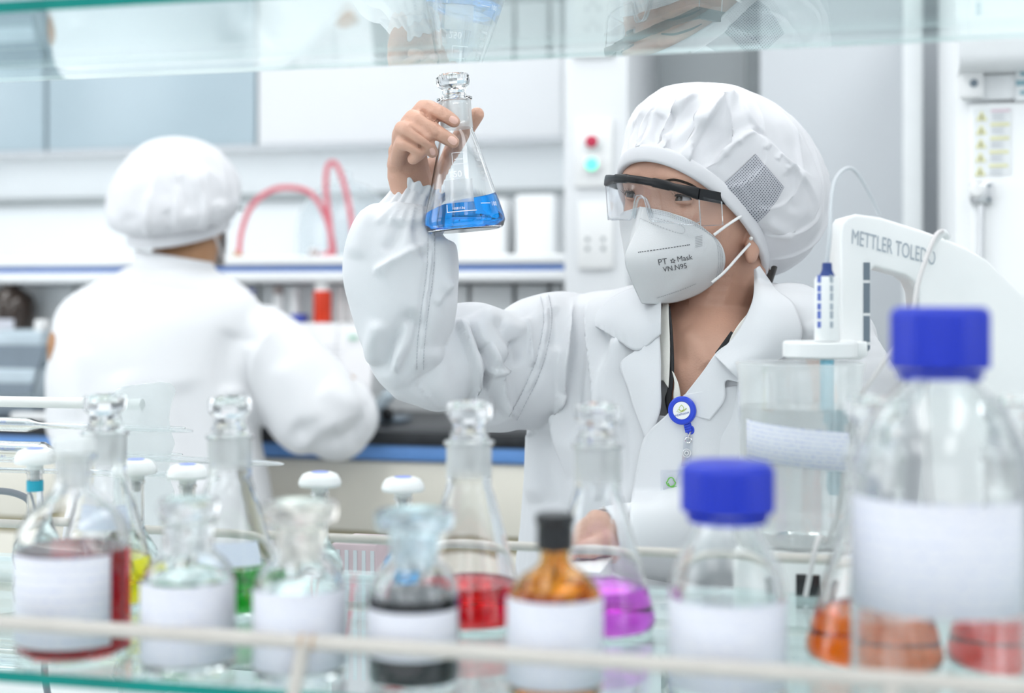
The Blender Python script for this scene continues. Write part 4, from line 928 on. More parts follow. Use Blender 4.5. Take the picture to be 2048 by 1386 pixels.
# ================================================================ the woman
HC = P(1394, 418, 1.58); HM = frame(HC, math.radians(42), math.radians(8)); HMi = np.linalg.inv(HM)
def HW(L, F, U): return HM[:3, :3]@np.array([L, F, U])+HC
def HX(px, py, L):
    """point of the head plane L=const seen at a photo pixel -> world"""
    r = RAY(px, py); n = HM[:3, 0]; t = ((HC+n*L-CAM)@n)/(r@n); return CAM+r*t
pz = P(1400, 900, 1.66)
PW = thing('person', 'person in white coat, pleated cap, clear goggles and mask raising a flask of blue liquid', 'person', (pz[0], pz[1], 0))
TORSO = [(566, 1425, 1.605, .070, .062), (575, 1412, 1.61, .105, .072), (588, 1402, 1.615, .150, .082), (610, 1398, 1.62, .185, .095), (650, 1396, 1.625, .205, .110), (700, 1394, 1.63, .210, .120), (760, 1394, 1.63, .212, .128), (870, 1392, 1.635, .215, .138), (1000, 1398, 1.64, .222, .150), (1150, 1404, 1.65, .235, .165), (1330, 1408, 1.66, .25, .19), (1450, 1408, 1.67, .25, .20)]
YAW = math.radians(38)
# --- body: head, neck, chest, arms and the two hands as one surface
hand_pts = {
 'index': ([(822, 262, 1.532), (846, 216, 1.495), (884, 228, 1.4745), (908, 243, 1.4745)], (.0095, .0088, .0078, .0066)),
 'middle': ([(808, 280, 1.527), (826, 236, 1.483), (873, 264, 1.4685), (906, 284, 1.4705)], (.0098, .0092, .0080, .0068)),
 'ring': ([(800, 305, 1.521), (805, 258, 1.477), (847, 281, 1.4635), (865, 304, 1.474)], (.0096, .0088, .0078, .0064)),
 'little': ([(796, 330, 1.516), (805, 286, 1.477), (839, 302, 1.4685), (826, 318, 1.484)], (.0090, .0082, .0074, .0062)),
 'thumb': ([(842, 372, 1.553), (880, 325, 1.562), (922, 272, 1.545), (954, 229, 1.532)], (.0135, .0115, .0098, .0080))}
gs = [xf(headloft(), HM)]
gs.append(xf(sphere((.071, -.012, -.034), (.006, .013, .021)), HM)); gs.append(xf(sphere((-.071, -.012, -.030), (.006, .014, .026)), HM))
gs.append(capsules([P(1446, 510, 1.605), P(1425, 600, 1.60), P(1412, 680, 1.60), P(1402, 750, 1.615)], [.056, .0495, .0525, .064], .2))
gs.append(ell_rings([(598, 1414, 1.605, .044, .044), (635, 1406, 1.612, .080, .066), (670, 1398, 1.62, .125, .088), (715, 1394, 1.628, .160, .102), (770, 1394, 1.63, .168, .108), (900, 1394, 1.636, .172, .116)], YAW, 48))
gs.append(capsules([P(1190, 700, 1.675), P(1020, 745, 1.64), P(866, 728, 1.580)], [.040, .036, .030], .25))
gs.append(capsules([P(866, 728, 1.580), P(815, 640, 1.555), P(822, 520, 1.542), P(836, 420, 1.537)], [.030, .030, .028, .0250], .25))
for nm, (pp, rr) in hand_pts.items(): gs.append(capsules([P(*q) for q in bez(pp, 10)], list(np.interp(np.linspace(0, 1, 10), np.linspace(0, 1, 4), rr)), .22))
gs.append(capsules([P(842, 232, 1.496), P(866, 247, 1.480)], [.0072, .006], .25)); gs.append(capsules([P(798, 322, 1.518), P(806, 352, 1.524), P(820, 388, 1.532)], [.0125, .0170, .0200], .2)); gs.append(capsules([P(822, 262, 1.492), P(852, 278, 1.476)], [.0072, .006], .25))
for nm, r0, r1 in (('index', .021, .0130), ('middle', .021, .0135), ('ring', .020, .0130), ('little', .019, .0120)):
    gs.append(capsules([P(834, 392, 1.535), P(826, 350, 1.531), P(*hand_pts[nm][0][0])], [.0225, .0190, r1], .2))
gs.append(capsules([P(838, 400, 1.537), P(848, 362, 1.548), P(880, 325, 1.560)], [.022, .0175, .0115], .2))
# left arm and its hand resting on the tray
gs.append(capsules([P(1640, 690, 1.52), P(1712, 900, 1.47), P(1700, 1020, 1.475)], [.055, .045, .042], .25))
gs.append(capsules([P(1700, 1040, 1.475), P(1430, 1085, 1.44), P(1240, 1078, 1.40)], [.038, .032, .026], .25))
gs.append(capsules([P(1250, 1078, 1.405), P(1190, 1072, 1.385)], [.026, .026], .25))
for k in range(4):
    yy = 1048+12*k; gs.append(capsules([P(1195, yy+6, 1.385), P(1160, yy, 1.378-.004*k), P(1128, yy+6, 1.374-.006*k), P(1108+6*k, yy+20, 1.372-.006*k)], [.0100, .0088, .0078, .0066], .25))
gs.append(capsules([P(1215, 1080, 1.37), P(1180, 1096, 1.355), P(1152, 1098, 1.352)], [.0125, .0105, .0085], .25))
bv, bf = voxel(join(*gs), .0017, 3, .45)
BB = bvh((bv, bf))
# knuckle creases and facial lines pressed into the skin
bv = sculpt(bv, bf, [(k_, p_, w_, a_*1.5) for k_, p_, w_, a_ in [('g', [(868, 252), (876, 268), (866, 278)], 2.2, -.0009), ('g', [(874, 247), (882, 262)], 2, -.0007), ('g', [(855, 205), (862, 222)], 2.5, -.0006), ('g', [(884, 216), (890, 232)], 2, -.0006),
    ('g', [(838, 217), (858, 233), (882, 247), (905, 262)], 2.2, -.0034), ('g', [(818, 250), (845, 267), (868, 284), (885, 296)], 2.2, -.0034), ('g', [(800, 272), (818, 282), (835, 292), (852, 303)], 2.2, -.0032),
    ('g', [(800, 340), (822, 346), (832, 335)], 3, -.0012), ('g', [(1370, 655), (1400, 700), (1420, 735)], 14, .0022), ('g', [(1345, 640), (1352, 690), (1366, 735)], 10, -.0015)]])
# eyelids: part of the body mesh
lids = []
EYES = []
for sx in (1, -1):
    base = HW(sx*.032, .2, .0); h = BB.ray_cast(Vector(base), Vector(-HM[:3, 1]))
    Fs = HMi[:3, :3]@(np.array(h[0])-HC); ec_ = np.array([sx*.0325, Fs[1]-.0072, .0015]); R_ = .0122; EYES.append((sx, ec_, R_))
    def sph(az, el, r, ec_=ec_): return HW(ec_[0]+r*math.sin(az)*math.cos(el), ec_[1]+r*math.cos(az)*math.cos(el), ec_[2]+r*math.sin(el))
    up_el = lambda az, sx=sx: .29*math.sqrt(max(0, 1-((az-.0)/1.02)**2))+.06*(az*sx)-.02
    lo_el = lambda az, sx=sx: -.17*math.sqrt(max(0, 1-((az)/1.02)**2))+.06*(az*sx)-.02
    azs = np.linspace(-1.2, 1.2, 30)
    lids.append(grid([[sph(a_, up_el(a_)+(.80-up_el(a_))*t, R_+.0013-.0052*t*t) for t in np.linspace(0, 1, 8)] for a_ in azs]))
    lids.append(grid([[sph(a_, lo_el(a_)+(-.70-lo_el(a_))*t, R_+.0011-.0060*t*t) for t in np.linspace(0, 1, 8)] for a_ in azs]))
body = mk('body', join((bv, bf), *lids), M['skin'], PW, smooth=180)
M['iris'] = mat('dark_brown_iris', (.030, .020, .016), .12, var=.2, coat=.6)
gz = np.array([-.16, .985, -.01]); gz /= np.linalg.norm(gz)
for sx, ec_, R_ in EYES:
    ptc = []
    for a_ in np.linspace(-1.12, 1.12, 30):
        h_ = math.sqrt(max(0, 1-(a_/1.12)**2)); ptc.append([HW(ec_[0]+R_*math.sin(a_)*math.cos(el), ec_[1]+R_*math.cos(a_)*math.cos(el), ec_[2]+R_*math.sin(el)) for el in np.linspace(-.24*h_+.06*a_*sx-.02, .32*h_+.06*a_*sx-.02, 12)])
    e = mk('eye', grid(ptc), M['eyew'], PW, smooth=180)
    q = gz.copy(); q[0] *= .9; q /= np.linalg.norm(q); up_ = np.array([0, 0, 1.0]); xa = np.cross(up_, q); xa /= np.linalg.norm(xa); ya = np.cross(q, xa); prof = [(0, .0004), (.0025, .0004), (.0045, .0002), (.0054, -.0006)]
    vv = []; 
    for r, dz in prof:
        for k in range(20):
            an = 2*math.pi*k/20; rr = r/R_; w3 = q*math.sqrt(max(0, 1-rr*rr))+xa*rr*math.cos(an)+ya*rr*math.sin(an); az_ = math.atan2(w3[0], w3[1]); el_ = math.asin(max(-1, min(1, w3[2]))); s_ = math.sqrt(max(0, 1-(az_/1.02)**2))
            el_ = min(max(el_, -.17*s_+.06*az_*sx-.05), .29*s_+.06*az_*sx+.02); vv.append(ec_+np.array([math.sin(az_)*math.cos(el_), math.cos(az_)*math.cos(el_), math.sin(el_)])*(R_+.0003))
    ff = [(i*20+k, i*20+(k+1) % 20, (i+1)*20+(k+1) % 20, (i+1)*20+k) for i in range(3) for k in range(20)]+[tuple(range(20))]
    mk('iris', xf((vv, ff), HM), M['iris'], e, smooth=180)
    lash = [HW(ec_[0]+(R_+.0016)*math.sin(a_)*math.cos(el), ec_[1]+(R_+.0016)*math.cos(a_)*math.cos(el), ec_[2]+(R_+.0016)*math.sin(el)) for a_ in np.linspace(-1.05, 1.05, 16) for el in [.29*math.sqrt(max(0, 1-(a_/1.02)**2))+.06*a_*sx-.02]]
    mk('eyelashes', tube(lash, [.0005, .0011, .0013, .0012, .0006], 6), M['hair'], PW)
    for k in range(9):
        a_ = -1.0+.25*k; el = .29*math.sqrt(max(0, 1-(a_/1.06)**2))+.06*a_*sx; p0 = np.array([ec_[0]+(R_+.0016)*math.sin(a_)*math.cos(el), ec_[1]+(R_+.0016)*math.cos(a_)*math.cos(el), ec_[2]+(R_+.0016)*math.sin(el)]); p1 = p0+np.array([a_*.003, .0055, .0028])
        lids.append(None)
        if k == 0: LG = []
        LG.append(tube([HW(*p0), HW(*((p0+p1)/2+np.array([0, .0006, -.0006]))), HW(*p1)], [.00028, .0002, .0001], 4))
    o = mk('eyelash_hairs', join(*LG), M['hair'], PW); o['kind'] = 'stuff'
BB = bvh((bv, bf))
for A_, B_ in (([(1322, 362), (1348, 357), (1380, 366), (1404, 381)], [(1323, 366), (1348, 362), (1379, 371), (1404, 383)]), ([(1241, 353), (1255, 349), (1268, 352)], [(1243, 358), (1256, 355), (1268, 357)])):
    mk('eyebrow', patch(BB, A_, B_, 16, 4, .0008), M['hair'], PW, smooth=180)
# fingernails
for (x, y), u, s in (((907, 240), (.86, .5), 1.0), ((905, 281), (.80, .6), 1.05), ((865, 303), (.3, .95), .8)):
    u = np.array(u)/np.hypot(*u); w = np.array([-u[1], u[0]]); pts = []
    for i in np.linspace(-1, 1, 9):
        row = []
        for j in np.linspace(-1, 1, 9):
            ii = i*math.sqrt(1-.35*j*j); jj = j*math.sqrt(1-.35*i*i); q = np.array([x, y])+u*ii*9.5*s+w*jj*6.8*s; p, n_ = cast(BB, *q)
            row.append(p+n_*.0004*(1.4-.7*(i*i+j*j)) if p is not None else P(q[0], q[1], 1.466))
        pts.append(row)
    mk('fingernail', grid(pts), M['nail'], PW, smooth=180)
# hair at the nape and temple
g = capsules([HW(.045, -.074, -.045), HW(.050, -.066, -.075), HW(.046, -.062, -.105), HW(.036, -.060, -.125)], [.020, .015, .010, .004], .3)
v_, f_ = voxel(g, .002, 2); mk('hair', (v_, f_), M['hair'], PW, smooth=180)
lk = []
for k in range(10):
    x0 = 1499+k*1.6; lk.append(tube([HX(x0, 490+k*2, .062), HX(x0-3+k*.8, 530, .060), HX(x0-12+k*1.8, 575+k*3, .052)], [.0004, .0003, .0001], 4, 14))
o = mk('loose_hairs', join(*lk), M['hair'], PW); o['kind'] = 'stuff'
# --- coat
cg = [ell_rings(TORSO, YAW, 64)]
FORE = [(829, 404, 1.535, 35, .019), (820, 428, 1.534, 64, .034), (806, 468, 1.535, 103, .047), (803, 540, 1.538, 116, .055), (808, 610, 1.54, 107, .058), (808, 675, 1.545, 88, .058), (808, 730, 1.55, 66, .054), (812, 768, 1.555, 44, .045)]
UPPER = [(789, 776, 1.558, 26, .034), (812, 766, 1.562, 48, .046), (842, 752, 1.575, 80, .056), (885, 730, 1.59, 108, .060), (930, 724, 1.605, 120, .062), (962, 730, 1.617, 121, .064), (990, 748, 1.628, 118, .065), (1022, 740, 1.640, 122, .068), (1058, 742, 1.65, 120, .070), (1090, 725, 1.662, 136, .075), (1130, 720, 1.675, 138, .080), (1190, 720, 1.68, 125, .080)]
cg.append(arm_loft(FORE)); cg.append(arm_loft(UPPER))
cg.append(capsules([P(1575, 668, 1.545), P(1640, 700, 1.525), P(1690, 790, 1.50), P(1712, 900, 1.48), P(1700, 1045, 1.48)], [.058, .058, .060, .062, .062], .2))
cg.append(capsules([P(1700, 1050, 1.48), P(1500, 1082, 1.455), P(1370, 1082, 1.435), P(1262, 1076, 1.412)], [.056, .049, .045, .036], .2))
cv, cf = voxel(join(*cg), .0030, 6, .5)
def seam(pts, g=14, w=3.2, a=.0011):
    """felled seam: a raised tape with puckers and a stitched groove along both sides"""
    p = bez(pts, 24); t = np.gradient(p, axis=0); t /= np.linalg.norm(t, axis=1)[:, None]; n = np.stack([-t[:, 1], t[:, 0]], 1)
    s = [('g', (p+n*g/2).tolist()[::3], w, -a), ('g', (p-n*g/2).tolist()[::3], w, -a), ('g', p.tolist()[::3], g*.33, a*.9)]
    for i in range(1, 23, 2): s.append(('g', [(p[i]+n[i]*g*.5).tolist(), (p[i]-n[i]*g*.5).tolist()], 2.2, a*.7*(1 if i % 4 == 1 else -1)))
    return s
ST = seam([(862, 455), (862, 510), (858, 560), (852, 600), (846, 650), (841, 700), (840, 742)]) + seam([(1090, 590), (1095, 625), (1092, 665), (1078, 725), (1055, 780), (1024, 840)], 16) + seam([(826, 757), (850, 785), (888, 828)], 12, 3, .0008)
ST += [('s', [(x0_, 408), (x1_, 425), (x2_, 452)], 7, .0022) for x0_, x1_, x2_ in ((800, 776, 752), (808, 792, 778), (818, 808, 800), (828, 824, 820), (838, 840, 842), (847, 854, 862), (855, 868, 880))]
ST += [
 # forearm
 ('s', [(858, 486), (820, 500), (770, 528), (745, 545)], -18, .0045), ('g', [(838, 622), (805, 665), (775, 700), (762, 755)], 13, -.0060), ('g', [(760, 640), (748, 690), (748, 735)], 12, .0035), ('g', [(822, 640), (800, 690), (786, 750)], 9, .004),
 ('g', [(745, 420), (722, 460), (712, 520)], 12, .003), ('g', [(800, 440), (790, 480), (770, 505)], 8, -.003), ('g', [(835, 440), (838, 480), (856, 520)], 7, -.003), ('g', [(880, 470), (892, 530), (890, 590)], 10, .003), ('s', [(905, 560), (885, 590), (872, 610)], 12, .002),
 ('g', [(842, 640), (830, 690), (800, 760)], 7, -.0025),
 # upper arm: long drag folds from the elbow and the armpit
 ('s', [(913, 640), (926, 668), (942, 712), (950, 775), (952, 840)], -22, .0075), ('s', [(938, 645), (958, 684), (975, 722), (979, 800)], -20, .0065), ('g', [(960, 690), (973, 718), (982, 736)], 5, -.006),
 ('g', [(932, 640), (955, 690), (966, 735), (965, 800)], 6, -.0045), ('s', [(975, 690), (990, 735), (1010, 790), (1030, 842)], 26, .0085), ('g', [(970, 735), (985, 790), (1000, 850)], 13, -.0075), ('g', [(985, 640), (1000, 670), (1022, 700), (1035, 735)], 11, -.0045), ('g', [(960, 620), (985, 665), (1008, 720)], 14, .0045),
 ('s', [(1046, 635), (1058, 660), (1060, 705), (1058, 735)], -16, .0040), ('g', [(1000, 650), (1030, 660), (1055, 655)], 12, .003), ('g', [(870, 690), (880, 760), (905, 820)], 18, .003),
 # chest and front
 ('s', [(1146, 592), (1142, 640), (1130, 700), (1120, 755), (1118, 830), (1124, 900), (1136, 960)], -20, .0070), ('s', [(1182, 590), (1183, 645), (1191, 720), (1199, 800), (1206, 880)], -22, .0075), ('g', [(1160, 605), (1160, 680), (1150, 780), (1150, 900)], 11, -.0045), ('g', [(1248, 660), (1228, 715), (1212, 765), (1210, 850)], 11, .0045),
 ('g', [(1205, 650), (1215, 700), (1205, 770), (1212, 860)], 9, -.004), ('g', [(1108, 610), (1115, 660), (1108, 700)], 9, -.003), ('g', [(1060, 850), (1066, 920), (1075, 1010)], 16, .004), ('g', [(1092, 860), (1100, 930), (1110, 1040)], 13, -.004), ('g', [(1170, 850), (1190, 920), (1200, 1000)], 13, .004), ('g', [(1230, 830), (1240, 900), (1236, 1000)], 11, -.003),
 ('g', [(1620, 640), (1650, 690), (1690, 760)], 16, .004), ('g', [(1600, 680), (1640, 740), (1660, 820)], 12, -.004), ('g', [(1730, 780), (1700, 860), (1690, 940)], 14, .004),
 ('g', [(1640, 985), (1560, 1010), (1480, 1005)], 10, -.0035), ('g', [(1450, 1010), (1380, 1020), (1310, 1020)], 10, .003), ('g', [(1400, 1070), (1340, 1050), (1280, 1060)], 8, -.003), ('g', [(1560, 1040), (1500, 1060), (1440, 1050)], 9, .0035)]
def relax(v, f, it, k=.5):
    q = np.array([t if len(t) == 4 else (t[0], t[1], t[2], t[2]) for t in f]); v = np.array(v)
    for _ in range(it):
        s_ = np.zeros_like(v); c_ = np.zeros(len(v))
        for a_, b2 in ((0, 1), (1, 2), (2, 3), (3, 0)):
            np.add.at(s_, q[:, a_], v[q[:, b2]]); np.add.at(s_, q[:, b2], v[q[:, a_]]); np.add.at(c_, q[:, a_], 1); np.add.at(c_, q[:, b2], 1)
        v = v+(s_/c_[:, None]-v)*k
    return v
CT0 = bvh((cv, cf))
cv2 = sculpt(cv, cf, [(k_, p_, w_, a_*2.2) for k_, p_, w_, a_ in ST]); cv2 = relax(cv2, cf, 1)
# low, irregular waves of the cloth
nn_ = normals(cv2, cf); wv = np.array([mnoise.noise(Vector(p*14))*.0022+mnoise.noise(Vector((p[0]*38, p[1]*38, p[2]*22+7)))*.0010 for p in cv2]); cv2 = cv2+nn_*wv[:, None]
# neck opening
q = cv2-CAM; dd_ = q@FWD; PX = 1024+FPX*(q@RIGHT)/dd_; PY = YH-FPX*q[:, 2]/dd_
VP = [(1322, 540), (1320, 668), (1321, 829), (1336, 826), (1373, 792), (1436, 712), (1464, 690), (1508, 620), (1520, 560), (1505, 500), (1330, 500)]
def inpoly(x, y, poly):
    c = np.zeros(len(x), bool); n = len(poly)
    for i in range(n):
        x1, y1 = poly[i]; x2, y2 = poly[(i+1) % n]; m = ((y1 > y) != (y2 > y)) & (x < (x2-x1)*(y-y1)/(y2-y1+1e-12)+x1); c ^= m
    return c
cut = inpoly(PX, PY, VP) & (dd_ < 1.60)
cf2 = [t for t in cf if not any(cut[i] for i in t)]
coat = mk('lab_coat', (cv2, cf2), M['coat'], PW, smooth=180)
CT = bvh((cv2, cf)); M['thread'] = mat('grey_white_thread', (.50, .52, .55), .8, var=0)
for pts_, w_ in (([(862, 455), (862, 510), (858, 560), (852, 600), (846, 650), (841, 700), (840, 738)], 14), ([(1089, 592), (1095, 625), (1092, 665), (1078, 725), (1055, 780), (1026, 836)], 17)):
    mk('sleeve_seam', linestrip(CT, pts_, w_, 60, .0006), M['coat'], coat, smooth=180)
    pp_ = bez(pts_, 30); tt_ = np.gradient(pp_, axis=0); tt_ /= np.linalg.norm(tt_, axis=1)[:, None]; nn2 = np.stack([-tt_[:, 1], tt_[:, 0]], 1)
    for s_ in (-.46, .46): mk('stitching', linestrip(CT, (pp_+nn2*w_*s_).tolist(), 1.5, 160, .0009, dash=(4, 3)), M['thread'], coat, smooth=0)
def shell(name, geo, m=None, th=.0016, parent=None, l=None):
    o = mk(name, geo, m or M['coat'], parent or PW, smooth=180); solid(o, th, 0)
    if l: lab(o, l)
    return o
wob = lambda s, a: (lambda u, v: a*math.sin(u*s+v*3))
shell('front_edge', patch(CT0, [(1369, 789), (1335, 828), (1291, 872), (1274, 938), (1261, 1016), (1258, 1100)], [(1475, 770), (1470, 830), (1450, 880), (1440, 940), (1430, 1016), (1420, 1100)], 50, 24, .0120, 1.5, lambda u, v: -.014*v*v), th=.003)
shell('lapel', patch(CT0, [(1275, 700), (1241, 728), (1255, 775), (1268, 817), (1291, 874)], [(1319, 664), (1322, 720), (1322, 770), (1321, 820), (1302, 876)], 40, 18, .0075, 1.5, lambda u, v: .003*math.sin(v*2.8)-.002*v))
shell('collar', patch(CT0, [(1183, 644), (1204, 614), (1226, 594), (1268, 576), (1322, 572)], [(1184, 648), (1206, 661), (1234, 679), (1276, 701), (1322, 668)], 50, 24, .0100, 1.55, lambda u, v: .006*math.sin(v*math.pi)*u+.0010*math.sin(u*60)*max(0, v-.75)*4))
shell('collar', patch(CT0, [(1508, 540), (1506, 600), (1478, 660), (1450, 694), (1430, 712)], [(1518, 532), (1553, 580), (1590, 614), (1596, 690), (1480, 762)], 50, 26, .012, 1.5, lambda u, v: .010*math.sin(v*math.pi)))
shell('lapel', patch(CT0, [(1452, 690), (1432, 706), (1405, 744), (1369, 790), (1345, 822)], [(1510, 755), (1482, 764), (1452, 762), (1449, 800), (1420, 840)], 40, 20, .0125, 1.5, lambda u, v: -.004*v))
# ivory shirt showing in the opening, lanyard
CB = bvh(ell_rings(TORSO, YAW, 64, .93, .93))
shell('shirt_collar', patch(CB, [(1325, 604), (1321, 640), (1318, 690), (1316, 757), (1322, 752)], [(1337, 602), (1338, 640), (1340, 690), (1339, 745), (1337, 776)], 40, 8, .006), M['shirt'], .0012)
shell('shirt_front', patch(CB, [(1316, 700), (1316, 760), (1318, 835)], [(1345, 700), (1342, 760), (1336, 838)], 20, 8, -.004), M['lining'], .001, None, 'grey lining inside the shirt')
shell('shirt_front', patch(CB, [(1344, 742), (1349, 765), (1347, 790), (1348, 806)], [(1348, 746), (1357, 768), (1361, 790), (1362, 804)], 20, 5, .004), M['shirt'], .0012)
shell('shirt_collar', patch(CB, [(1500, 622), (1478, 648), (1464, 670), (1456, 690)], [(1508, 618), (1495, 650), (1480, 672), (1464, 692)], 20, 6, .010), M['shirt'], .0012)
shell('lanyard', patch(CB, [(1336, 615), (1338, 660), (1341, 720), (1336, 775), (1330, 800), (1338, 836)], [(1340, 612), (1345, 660), (1348, 720), (1347, 760), (1343, 800), (1347, 836)], 40, 4, .0035), M['lanyard'], .0012)
shell('lanyard', patch(CB, [(1462, 662), (1446, 684), (1430, 706)], [(1470, 668), (1456, 690), (1440, 712)], 16, 4, .0045), M['lanyard'], .0012)
# gathered elastic cuffs
def cuff(c, ax, r0, n=40, h=.020, m=None, fr=17, flat=.8):
    ax = np.array(ax)/np.linalg.norm(ax); a_ = np.cross(ax, FWD); a_ /= np.linalg.norm(a_); b2 = np.cross(ax, a_); rings = []; N = fr*10
    for i in range(n):
        t = i/(n-1); rings.append([c+ax*(h*(t-.5)+.0018*math.sin(k/N*2*math.pi*fr)*t)+(a_*math.cos(2*math.pi*k/N)+b2*flat*math.sin(2*math.pi*k/N))*(r0*(1.12-.26*math.sin(min(1, t*1.25)*math.pi/2)+(.14*max(0, t-.72)/.28))+.0024*math.sin(k/N*2*math.pi*fr+1.3*math.sin(k*.21))*(.4+.6*abs(t-.55))) for k in range(N)])
    return loft(rings, cap=False)
cgeo = cuff(P(830, 401, 1.536), P(841, 376, 1.536)-P(824, 420, 1.536), .0300, h=.036, flat=1.0)
o = mk('cuff', cgeo, M['coat'], PW, smooth=180); solid(o, .0012, 0)
o = mk('cuff', cuff(P(1240, 1076, 1.402), P(1200, 1074, 1.39)-P(1270, 1078, 1.41), .030, h=.030), M['coat'], PW, smooth=180); solid(o, .0012, 0)
# --- cap
BU, BK, AF, AL, BF0 = -.0165, .60, .0995, .0770, .004
fold_list = [(a_, 1.0) for a_ in np.radians([-78, -55, -38, -22, -8, 8, 24, 40, 58, 76, 98, 122, 146, 170, 196, 220, 245, 268])]
gcap = bouffant(HM, BU, BK, AF, AL, 0.128, .108, -.050, .1405, fold_list, .0065, sag=-.055, nphi=420, nt=120, seed=3, bF0=BF0)
cs = [('s', [(1420, 348), (1432, 318), (1452, 290), (1480, 268), (1508, 258), (1535, 272), (1570, 308), (1600, 335), (1626, 356)], -26, -.0042), ('s', [(1263, 322), (1264, 290), (1277, 245), (1298, 208)], 10, .0040), ('s', [(1284, 318), (1286, 285), (1296, 250), (1318, 205)], 13, .0048), ('s', [(1329, 322), (1331, 290), (1342, 250), (1366, 208), (1400, 188)], -20, .0062), ('s', [(1377, 345), (1380, 308), (1394, 275), (1425, 228), (1470, 182)], -24, .0062),
    ('g', [(1340, 300), (1390, 250), (1450, 205), (1470, 180)], 9, .0040), ('g', [(1310, 300), (1318, 260), (1330, 230)], 8, -.0035), ('s', [(1480, 190), (1500, 230), (1560, 300), (1612, 370), (1632, 430)], -22, .0030), ('g', [(1420, 330), (1470, 280), (1520, 250)], 6, .0030),
    ('s', [(1545, 200), (1600, 280), (1626, 350), (1632, 400), (1620, 455)], 18, .0035), ('g', [(1470, 420), (1500, 450), (1540, 480)], 9, -.0025), ('g', [(1530, 440), (1560, 460), (1590, 470)], 9, .003), ('g', [(1575, 340), (1590, 380), (1585, 430)], 9, -.003),
    ('g', [(1446, 300), (1458, 312)], 3, .0012), ('g', [(1476, 276), (1484, 290)], 3, .0012), ('g', [(1540, 284), (1530, 298)], 3, .0014), ('g', [(1562, 306), (1552, 320)], 3, .0014), ('g', [(1584, 326), (1574, 340)], 3, .0014)]
cpv = sculpt(gcap[0], gcap[1], [(k_, p_, w_, a_*1.5) for k_, p_, w_, a_ in cs], facing=.05); cpv = push_out(cpv, BB, .0012); cap = mk('cap', (cpv, gcap[1]), M['capcloth'], PW, smooth=180)
CP = bvh((cpv, gcap[1]))
mk('cap_band', bandgeo(HM, BU-.001, BK, AF+.0005, AL+.0008, .0185, .0042, F0=BF0), M['capcloth'], cap, smooth=180)
c4 = [np.array(q, float) for q in ((1510, 308), (1567, 374), (1513, 446), (1447, 367))]
pts = []; uv = []
for i in range(26):
    row = []
    for j in range(26):
        u, w_ = i/25, j/25; q = (c4[0]*(1-u)+c4[1]*u)*(1-w_)+(c4[3]*(1-u)+c4[2]*u)*w_; b = math.sin(u*math.pi); q = q+np.array([2, -3])*math.sin(w_*math.pi)*(1-u)*-1+np.array([4, 3])*math.sin(w_*math.pi)*u
        p, n_ = cast(CP, *q); row.append(p+n_*.0012 if p is not None else P(q[0], q[1], 1.5)); uv.append((u, w_))
    pts.append(row)
o = mk('mesh_patch', grid(pts), M['meshcloth'], cap, smooth=180); set_uv(o, uv); lab(o, 'perforated grey mesh patch on the side of the cap')
# --- mask
fold = [(1290, 416, 0), (1274, 458, 0), (1251, 515, 0), (1263, 560, 0), (1284, 606, 0)]
topb = [(1290, 416, 0), (1318, 420, .016), (1350, 429, .031), (1395, 448, .050), (1436, 480, .064)]
botb = [(1284, 606, 0), (1312, 607, .008), (1355, 603, .021), (1400, 586, .036), (1432, 562, .049)]
side = [(1436, 480, .061), (1447, 500, .064), (1450, 522, .061), (1445, 543, .056), (1432, 562, .049)]
n, m = 44, 44
fo, si, to_, bo = bez(fold, n), bez(side, n), bez(topb, m), bez(botb, m); pts = []
loc = lambda a_: HMi[:3, :3]@(HX(*a_)-HC)
fo = np.array([loc(a_) for a_ in fo]); si = np.array([loc(a_) for a_ in si]); to_ = np.array([loc(a_) for a_ in to_]); bo = np.array([loc(a_) for a_ in bo])
for i in range(n):
    v_ = i/(n-1); row = []
    for j in range(m):
        u = j/(m-1); q = (1-u)*fo[i]+u*si[i]+(1-v_)*to_[j]+v_*bo[j]-((1-u)*(1-v_)*fo[0]+u*(1-v_)*si[0]+(1-u)*v_*fo[-1]+u*v_*si[-1])
        bl = math.sin(u*math.pi)**.9*math.sin(v_*math.pi)**.7; row.append((q+np.array([.0060, .0040, 0])*bl, q+np.array([-.0035, -.001, 0])*bl))
    pts.append(row)
al_ = np.array(pts); pts = al_[:, :, 0]; mir = al_[:, :, 1].copy(); mir[:, :, 0] *= -1
gm = join(grid(pts), (grid(mir)[0], [t[::-1] for t in grid(mir)[1]])); gm = xf(gm, HM); gm = (push_out(gm[0], BB, .0022), gm[1])
mk_ = mk('face_mask', gm, M['mask'], PW, smooth=22); solid(mk_, .0014, 0)
MT = bvh(gm)
px_ = np.array([toPX(HM[:3, :3]@q+HC)[:2] for q in pts.reshape(-1, 3)]).reshape(n, m, 2)
mk('print', join(ontext(MT, 'PT', 1316, 530, 17, (.985, -.17), None, .0013), ontext(MT, 'Mask', 1354, 523, 15, (.985, -.17), None, .0013), ontext(MT, 'VN.N95', 1326, 543, 14.5, (.985, -.17), None, .0013)), M['print'], mk_, smooth=0)
st_ = [(1345+5*math.cos(q)*(1 if k % 2 == 0 else .45), 521-5*math.sin(q)*(1 if k % 2 == 0 else .45)) for k, q in enumerate(np.radians(90+36*np.arange(11)))]
mk('print_star', linestrip(MT, st_, 1.2, 44, .0013), M['print'], mk_, smooth=0)
M['stitch'] = mat('grey_weld_dots', (.45, .46, .48), .8, var=0)
mk('weld_line', linestrip(MT, [(1276, 505), (1330, 497), (1380, 489)], 1.6, 61, .0011, dash=(3, 2)), M['print'], mk_, smooth=0)
mk('weld_line', linestrip(MT, [(1313, 595), (1350, 583), (1392, 566)], 1.3, 61, .0011, dash=(3, 2)), M['stitch'], mk_, smooth=0)
